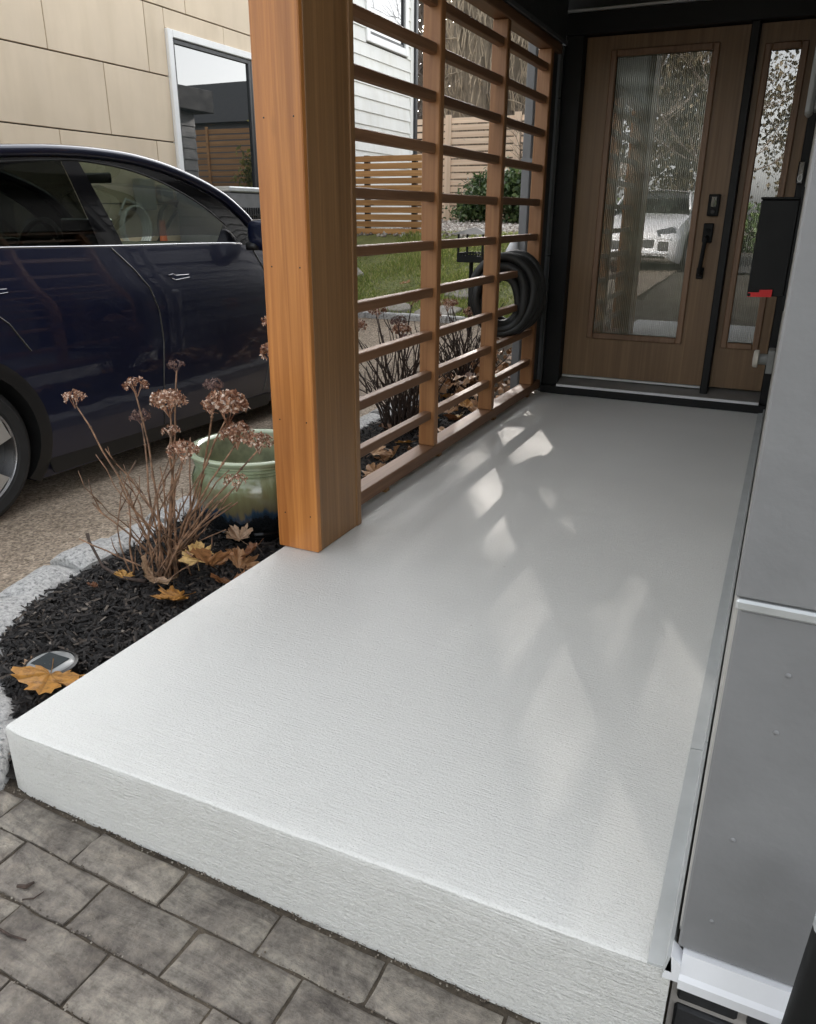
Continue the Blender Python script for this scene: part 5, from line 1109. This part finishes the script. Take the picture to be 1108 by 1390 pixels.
# white lap siding
z = 0.55; k = 0
boxo('corner_board', (NX-.022, 8.725, -.3), (NX+.012, 8.80, 4.4), M['winwhite'], NH, .004)
while z < 4.2:
    a = MB(); segs = [(8.80, 10.66)]
    if 2.93 < z+.07 and z < 4.16: segs = [(8.80, 9.40), (10.56, 10.66)]
    for (p, q) in segs:
        a = MB(); a.prism([(NX-.021, z), (NX+.012, z), (NX+.0125, z+.004), (NX-.004, z+.1475), (NX-.021, z+.1475)], 'Y', p+.001, q-.001); a.build('siding_board', M['whitesiding'], NH, (NX, (p+q)/2, z))
    z += .1475
boxo('corner_board', (NX-.022, 10.661, -.3), (NX+.016, 10.745, 4.4), M['whitesiding'], NH, .004)
house_window(9.402, 10.558, 2.93, 4.15, [], .085)
boxo('roof', (NX-6.3, 3.7, 4.401), (NX+.25, 10.95, 4.55), M['roofing'], NH, .01)
DS = thing('black_downspout', (NX+.03, 10.80, 0.8), 'black downspout at the far corner of the white sided house', 'downspout')
boxo('pipe', (NX-.01, 10.757, .75), (NX+.045, 10.825, 4.39), M['sash'], DS, .006)
# AC unit
AC = thing('air_conditioner', (-4.62, 6.15, 0.2), 'grey outdoor air conditioner standing below the window of the cream house', 'air conditioner')
x0, x1, y0, y1, z0, z1 = -4.93, -4.35, 5.72, 6.55, .36, 1.165
boxo('casing', (x0, y0, z0), (x1, y1, z1), M['acgrey'], AC, .012)
a = MB()
for i in range(22): a.box((x1+.001, y0+.06+i*.033, z0+.05), (x1+.012, y0+.068+i*.033, z1-.12))
for i in range(5): a.box((x1+.0125, y0+.05, z0+.1+i*.13), (x1+.018, y1-.05, z0+.108+i*.13))
o = a.build('grille', M['grate'], AC)
boxo('top_cover', (x0-.01, y0-.01, z1+.001), (x1+.014, y1+.01, z1+.045), M['alu'], AC, .01)
boxo('stand', (x0+.05, y0+.05, gz(6.1)-.2), (x1-.05, y1-.05, z0-.001), M['greydark'], AC, .01)
# charger and cables on the cream wall
CH = thing('wall_charger', (NX+.05, 5.35, 1.0), 'white wall charger with a coiled white cable seen through the car windows', 'charger')
boxo('unit', (NX+.002, 5.28, 1.02), (NX+.09, 5.46, 1.26), M['greyplastic'], CH, .01)
a = MB()
for q in range(4):
    a.tube([(NX+.05+.02*q, 5.18+(.13+.008*q)*math.cos(t), .88+(.15+.006*q)*math.sin(t)) for t in [i*math.pi/14 for i in range(28)]], .011, 6, True)
a.tube([(NX+.06, 5.30, 1.05), (NX+.07, 5.12, 1.10), (NX+.06, 5.04, .98)], .011, 6); a.build('cable', M['cablewhite'], CH, smooth=True)
HB = thing('hose_hanger', (NX+.05, 5.8, 1.0), 'dark coiled cable on the cream wall seen through the front car window', 'cable')
a = MB()
for q in range(3): a.tube([(NX+.05+.02*q, 5.66+(.17+.01*q)*math.cos(t), .88+(.2+.008*q)*math.sin(t)) for t in [i*math.pi/14 for i in range(28)]], .012, 6, True)
a.tube([(NX+.05, 5.4, .7), (NX+.05, 5.66, .95), (NX+.05, 5.78, 1.05)], .014, 6); a.build('coil', M['hose'], HB, smooth=True)
boxo('hanger', (NX+.002, 5.55, 1.08), (NX+.07, 5.7, 1.22), M['greyplastic'], HB, .01)
CN = thing('traffic_cone', (NX+.3, 5.26, gz(5.3)), 'orange cone by the cream wall seen through the car windows', 'cone')
a = MB(); a.lathe([(.10, 0), (.10, .02), (.075, .02), (.022, 1.04), (0, 1.04)], (NX+.3, 5.26, gz(5.3)), 'Z', 20); a.build('cone', M['orange'], CN, smooth=40)

# ------------------------------------------------------------------ fences
F1 = thing('slat_fence', (-4.4, 8.8, .76), 'low orange cedar slat fence in front of the white sided house', 'fence')
for i in range(11):
    z = .775+i*.0795; boxo('slat', (-4.985, 8.8, z), (-3.972, 8.818, z+.062), M['fenceX'], F1, .002, .001)
for x in (-4.985, -4.73, -4.11): boxo('post', (x, 8.819, .6), (x+.06, 8.875, 1.64), M['fenceD'], F1, .003)
F2 = thing('tall_slat_fence', (-5, 15, .88), 'tall pale pinkish wooden slat fence across the back of the yard', 'fence')
FY = 15.0
for x in (-7.6, -6.22, -4.86):
    boxo('post', (x-.06, FY-.03, .75), (x+.06, FY-.001, 2.74), M['fencePZ'], F2, .004)
for (a_, b_) in ((-7.54, -6.28), (-6.16, -4.92)):
    for i in range(15):
        z = .93+i*.119; boxo('slat', (a_-.03, FY, z), (b_+.03, FY+.02, z+.092), M['fencePX'], F2, .002, .001)
F3 = thing('return_fence', (-4.0, 15, .88), 'continuation of the tall slat fence to the right behind the shrubs', 'fence')
boxo('post', (-3.66, FY-.03, .75), (-3.54, FY-.001, 2.74), M['fencePZ'], F3, .004)
for i in range(15):
    z = .93+i*.119; boxo('slat', (-4.79, FY, z), (-3.67, FY+.02, z+.092), M['fencePX'], F3, .002, .001)

F4 = thing('garden_fence', (0, 15, .88), 'long slat fence behind our house, seen only mirrored in the cream house window', 'fence')
for k in range(6):
    xa = -3.54+1.36*k; boxo('post', (xa+1.3, FY-.03, .75), (xa+1.36, FY-.001, 2.74), M['fenceX'], F4, .004)
    for i in range(15): boxo('slat', (xa+.003, FY, .93+i*.119), (xa+1.357, FY+.02, 1.022+i*.119), M['fenceX'], F4, .002, .001)
GR = thing('rear_garage', (2, 19, .88), 'dark roofed garage beyond the garden fence, seen only mirrored in the window', 'garage')
boxo('wall', (-1.5, 18, .8), (7, 22, 3.2), M['greydark'], GR, .01)
a = MB(); a.prism([(17.7, 3.15), (20, 4.4), (22.3, 3.15)], 'X', -1.8, 7.3); a.build('roof', M['roofing'], GR)
# ------------------------------------------------------------------ trees and shrubs
def bare_tree(name, base, h, r0, seed, label, levels=4, twigmat='twig', lean=(0, 0), density=1.0, lo=.35):
    r_ = random.Random(seed); t = thing(name, base, label, 'tree'); tr = MB(); tw = MB()
    k = 9; pts = [Vector((base[0]+lean[0]*h*(i/k)**1.3+r_.uniform(-.03, .03)*h*.2, base[1]+lean[1]*h*(i/k)**1.3, base[2]-.1+h*i/k)) for i in range(k+1)]
    tr.tube(pts, [r0*(1-.85*i/k) for i in range(k+1)], 9)
    def branch(p, d, ln, rad, lev):
        n_ = 4; q = [p]
        for i in range(n_):
            d = (d+Vector((r_.uniform(-.25, .25), r_.uniform(-.25, .25), r_.uniform(-.1, .22)))).normalized(); q.append(q[-1]+d*ln/n_)
        (tr if lev < 2 else tw).tube(q, [rad*(1-.7*i/n_) for i in range(n_+1)], 5 if lev < 2 else 3)
        if lev < levels:
            for i in range(int((5 if lev > 1 else 4)*density)):
                j = r_.randint(1, n_); dd = (d+Vector((r_.uniform(-1, 1), r_.uniform(-1, 1), r_.uniform(-.3, .7)))).normalized(); branch(q[j], dd, ln*r_.uniform(.45, .7), rad*.5, lev+1)
    for i in range(int(11*density)):
        u_ = r_.uniform(lo, .98); p = pts[int(u_*k)].lerp(pts[min(k, int(u_*k)+1)], u_*k-int(u_*k)); a_ = r_.uniform(0, 6.28)
        branch(p, Vector((math.cos(a_), math.sin(a_), r_.uniform(.1, .9))).normalized(), h*r_.uniform(.2, .38), r0*.32*(1.1-u_), 1)
    tr.build('trunk', M['bark'] if r0 > .2 else M['twig'], t, base, smooth=True, norm=False); stuff(tw.build('twigs', M[twigmat], t, base, norm=False)); return t
# big vine-covered trunk behind the far fence
BT = thing('big_tree', (-6.35, 17.2, .88), 'massive tree trunk wrapped in dead vines behind the tall slat fence', 'tree')
a = MB()
def fn(u, v):
    t = u*2*math.pi; z = v*9; r_ = .88-.035*z+.06*math.sin(3*t+z*.4)+mnoise.noise(Vector((math.cos(t)*2, math.sin(t)*2, z*.7)))*.10
    return (-6.28+.05*z*.2+r_*math.cos(t), 17.2+r_*math.sin(t), .6+z)
a.grid(fn, 48, 36); a.build('trunk', M['bark'], BT, smooth=True)
a = MB(); r_ = random.Random(4)
for i in range(520):
    t = r_.uniform(math.pi*.95, 2.1*math.pi); z = r_.uniform(0, 6.4); pts = []
    ln = r_.uniform(.5, 1.6)
    for j in range(6):
        q = j/5; rr = .90-.035*(z+q*ln)+.07+.07*r_.random()+(q**2)*r_.uniform(0, .25); t += r_.uniform(-.10, .10)
        pts.append((-6.26+rr*math.cos(t), 17.2+rr*math.sin(t), .8+z+q*ln))
    a.tube(pts, [.014, .013, .012, .010, .008, .004], 3)
stuff(a.build('vines', M['vine'], BT, norm=False))
a = MB()
for i in range(26):
    t = r_.uniform(math.pi*.9, 2.2*math.pi); z = r_.uniform(1.5, 6.5); d = Vector((math.cos(t), math.sin(t)*.8, r_.uniform(-.3, .6))); p = Vector((-6.4+.7*math.cos(t), 17.2+.7*math.sin(t), .8+z)); pts = [p]
    for j in range(6): d = (d+Vector((r_.uniform(-.5, .5), r_.uniform(-.5, .5), r_.uniform(-.4, .4)))).normalized(); pts.append(pts[-1]+d*.2)
    a.tube(pts, [.022, .018, .014, .012, .009, .006, .003], 4)
    for j in (2, 3, 4):
        e = Vector(pts[j]); a.tube([e, e+Vector((r_.uniform(-.3, .3), r_.uniform(-.3, .1), r_.uniform(-.1, .4)))], [.008, .003], 3)
stuff(a.build('twigs', M['vine'], BT, norm=False))
bare_tree('bare_tree', (-4.3, 17.5, .88), 6.5, .10, 21, 'leafless grey tree right of the massive trunk', 4, density=1.6, lo=.05)
bare_tree('bare_tree', (-5.6, 20.5, .88), 7.5, .14, 22, 'leafless tree farther back behind the right shrub', 4, density=1.2, lo=.2)
bare_tree('bare_tree', (-8.6, 20.0, .88), 8, .16, 23, 'leafless tree beyond the corner of the white sided house', 4, density=1.35, lo=.1)
bare_tree('bare_tree', (-3.4, 21.0, .88), 7, .12, 24, 'leafless tree at the far right of the yard', 4, density=1.2, lo=.15)
bare_tree('bare_tree', (-5.0, 26.0, .88), 9, .18, 25, 'tall leafless tree in the distance behind the yard', 4, density=1.2, lo=.15)
a = MB(); r_ = random.Random(77)
for i in range(15000):
    x = r_.uniform(-16, -3); y = r_.uniform(27, 33); z = .8+7.5*r_.random()**1.3; d = Vector((r_.uniform(-.6, .6), r_.uniform(-.3, .3), r_.uniform(.2, 1))).normalized(); l_ = r_.uniform(.6, 1.6)
    p = Vector((x, y, z)); q = p+d*l_*.5+Vector((r_.uniform(-.1, .1), 0, 0)); a.tube([p, q, p+d*l_], [.030, .02, .008], 3)
o = stuff(a.build('distant_woods', M['twig'], None, (-8, 30, .8), norm=False)); tag(o, 'far-off tangle of leafless grey woodland behind the yard', 'woods')
def shrub(name, c, rad, n_, mat, label, lw, ll, seed, cat='shrub'):
    g = np.random.default_rng(seed); t = thing(name, (c[0], c[1], gz(c[1])), label, cat)
    cl_ = g.normal(0, 1, (26, 3)); cl_ /= np.linalg.norm(cl_, axis=1)[:, None]; cl_ *= g.uniform(.35, .95, (26, 1))
    pick = g.integers(0, 26, n_); p = cl_[pick]+g.normal(0, .2, (n_, 3)); p = p*np.array(rad)+np.array(c)
    lb2 = [(0, -.5, 0), (.5, 0, .12), (0, .5, 0), (-.5, 0, .12)]
    sz = np.stack([np.full(n_, lw), np.full(n_, ll), np.full(n_, ll)], 1)*g.uniform(.6, 1.3, (n_, 1))
    stuff(scatter('leaves', lb2, [(0, 1, 2, 3)], p, sz, M[mat], 0.9, None, t))
    a = MB(); r_ = random.Random(seed)
    for i in range(9): a.tube([(c[0]+r_.uniform(-.05, .05), c[1]+r_.uniform(-.05, .05), gz(c[1])-.03), (c[0]+r_.uniform(-.3, .3)*rad[0], c[1]+r_.uniform(-.3, .3)*rad[1], c[2]), (c[0]+r_.uniform(-.8, .8)*rad[0], c[1]+r_.uniform(-.8, .8)*rad[1], c[2]+rad[2]*.6)], [.016, .01, .004], 4)
    a.build('stems', M['twig'], t, norm=False); return t
shrub('evergreen_shrub', (-4.85, 13.6, 1.28), (.62, .5, .46), 5200, 'greenleaf', 'dense green evergreen shrub in front of the tall fence, left of the pair', .04, .085, 31)
shrub('evergreen_shrub', (-3.98, 13.2, 1.22), (.55, .5, .46), 4600, 'greenleaf', 'glossy green evergreen shrub right of the pair beside the downspout', .06, .10, 32)
shrub('bamboo_clump', (-4.02, 14.5, 2.05), (.36, .3, .85), 900, 'limeleaf', 'yellow green leafy clump rising above the right end of the tall fence', .055, .22, 33, 'bamboo')
def pine(c, rad, n_, label, seed):  # leaf crown added in the sun's path to thin the beam on the porch
    g = np.random.default_rng(seed); t = thing('sun_veil_pine', (c[0], c[1], .88), label, 'tree')
    q = g.normal(0, 1, (n_, 3)); q /= np.linalg.norm(q, axis=1)[:, None]; q *= g.uniform(0, 1, (n_, 1))**.4
    cl_ = q*np.array(rad)+np.array(c); sz = g.uniform(.05, .13, (n_, 1))*np.ones((1, 3))
    stuff(scatter('needles', [(0, -.5, 0), (.5, 0, .12), (0, .5, 0), (-.5, 0, .12)], [(0, 1, 2, 3)], cl_, sz, M['greenleaf'], .9, None, t))
    a = MB(); tx_ = c[0]-2.0; a.tube([(tx_, c[1], .8), (tx_+.1, c[1], c[2]*.6), (tx_+.3, c[1], c[2]+rad[2]*.8)], [.28, .2, .05], 9)
    r_ = random.Random(seed)
    for i in range(40):
        z = r_.uniform(c[2]-rad[2]*.6, c[2]+rad[2]*.8); th = r_.uniform(0, 6.28); l_ = rad[0]*.8*math.sqrt(max(.05, 1-((z-c[2])/rad[2])**2)); a.tube([(tx_+.1, c[1], z), (c[0]+l_*math.cos(th), c[1]+l_*math.sin(th), z+.15)], [.05, .012], 5)
    a.build('trunk', M['bark'], t, smooth=True, norm=False)
pine((-10.9, 23.3, 8.8), (3.0, 2.4, 2.2), 14000, 'tall pine added beyond the white sided house to dim the sun', 51)  # added veil, dims the sun patches on the porch floor
pine((-11.6, 25.2, 12.2), (3.0, 2.6, 2.2), 15000, 'tallest dense pine added beyond the white sided house to block high sun', 52)  # added higher up, stops sun coming through the upper rails
shrub('garden_bush', (-.4, 13.9, 1.7), (.6, .5, .9), 2600, 'limeleaf', 'leafy bush by the garden fence, seen only mirrored in the window', .06, .14, 36)
# street side behind the camera, mirrored in the glass
for i, (x, y, h, sd_) in enumerate(((-6, -15, 7, 41), (-2.5, -18.5, 8, 42), (2.5, -18, 7.5, 43), (6, -15.5, 7, 44))):
    bare_tree('street_tree', (x, y, 0), h, .16, sd_, ['leafless tree across the street, farthest left', 'leafless tree across the street behind the white car', 'leafless tree across the street right of the white car', 'leafless tree across the street, farthest right'][i], 3, density=1.2, lo=.2)
for i, (x, y, z, rx, rz, mt_) in enumerate(((-8.5, -17, 4.2, 3.0, 3.6, 'greenleaf'), (-3.8, -20, 4.6, 3.2, 4.0, 'oakleaf'), (1.6, -19, 4.0, 3.0, 3.6, 'oakleaf'), (6.6, -18, 4.6, 3.2, 4.0, 'greenleaf'))):
    lb4 = ['broad evergreen tree across the street, seen only in reflections on the left', 'brown leaved oak across the street mirrored behind the white car', 'brown leaved oak across the street mirrored in the sidelight', 'broad evergreen tree across the street at the far right'][i]
    t = thing('leafy_tree', (x, y, 0), lb4, 'tree'); n_ = 16000
    g = np.random.default_rng(70+i); cl_ = g.normal(0, 1, (30, 3)); cl_ /= np.linalg.norm(cl_, axis=1)[:, None]; cl_ *= g.uniform(.3, .9, (30, 1))
    p = (cl_[g.integers(0, 30, n_)]+g.normal(0, .21, (n_, 3)))*np.array((rx, rx*.8, rz))+np.array((x, y, z))
    stuff(scatter('leaves', lb, [(0, 1, 2, 3)], p, g.uniform(.07, .17, (n_, 1))*np.ones((1, 3)), M[mt_], .9, None, t))
    a = MB(); a.tube([(x, y, -.1), (x+.1, y, z*.6), (x, y, z+rz*.5)], [.3, .22, .05], 9); a.build('trunk', M['bark'], t, smooth=True, norm=False)
hg = thing('street_hedge', (0, -17.6, 0), 'brown and green hedge across the street mirrored in the door glass', 'hedge')
n_ = 9000; p = np.stack([rng.uniform(-9, 9, n_), rng.normal(-17.6, .45, n_), rng.uniform(0, 1.5, n_)*(0.75+.25*np.sin(rng.uniform(-9, 9, n_)))], 1)
stuff(scatter('leaves', lb, [(0, 1, 2, 3)], p, rng.uniform(.08, .2, (n_, 1))*np.ones((1, 3)), M['greenleaf'], .9, None, hg))

for o in bpy.data.objects:
    if '_o' in o: del o['_o']
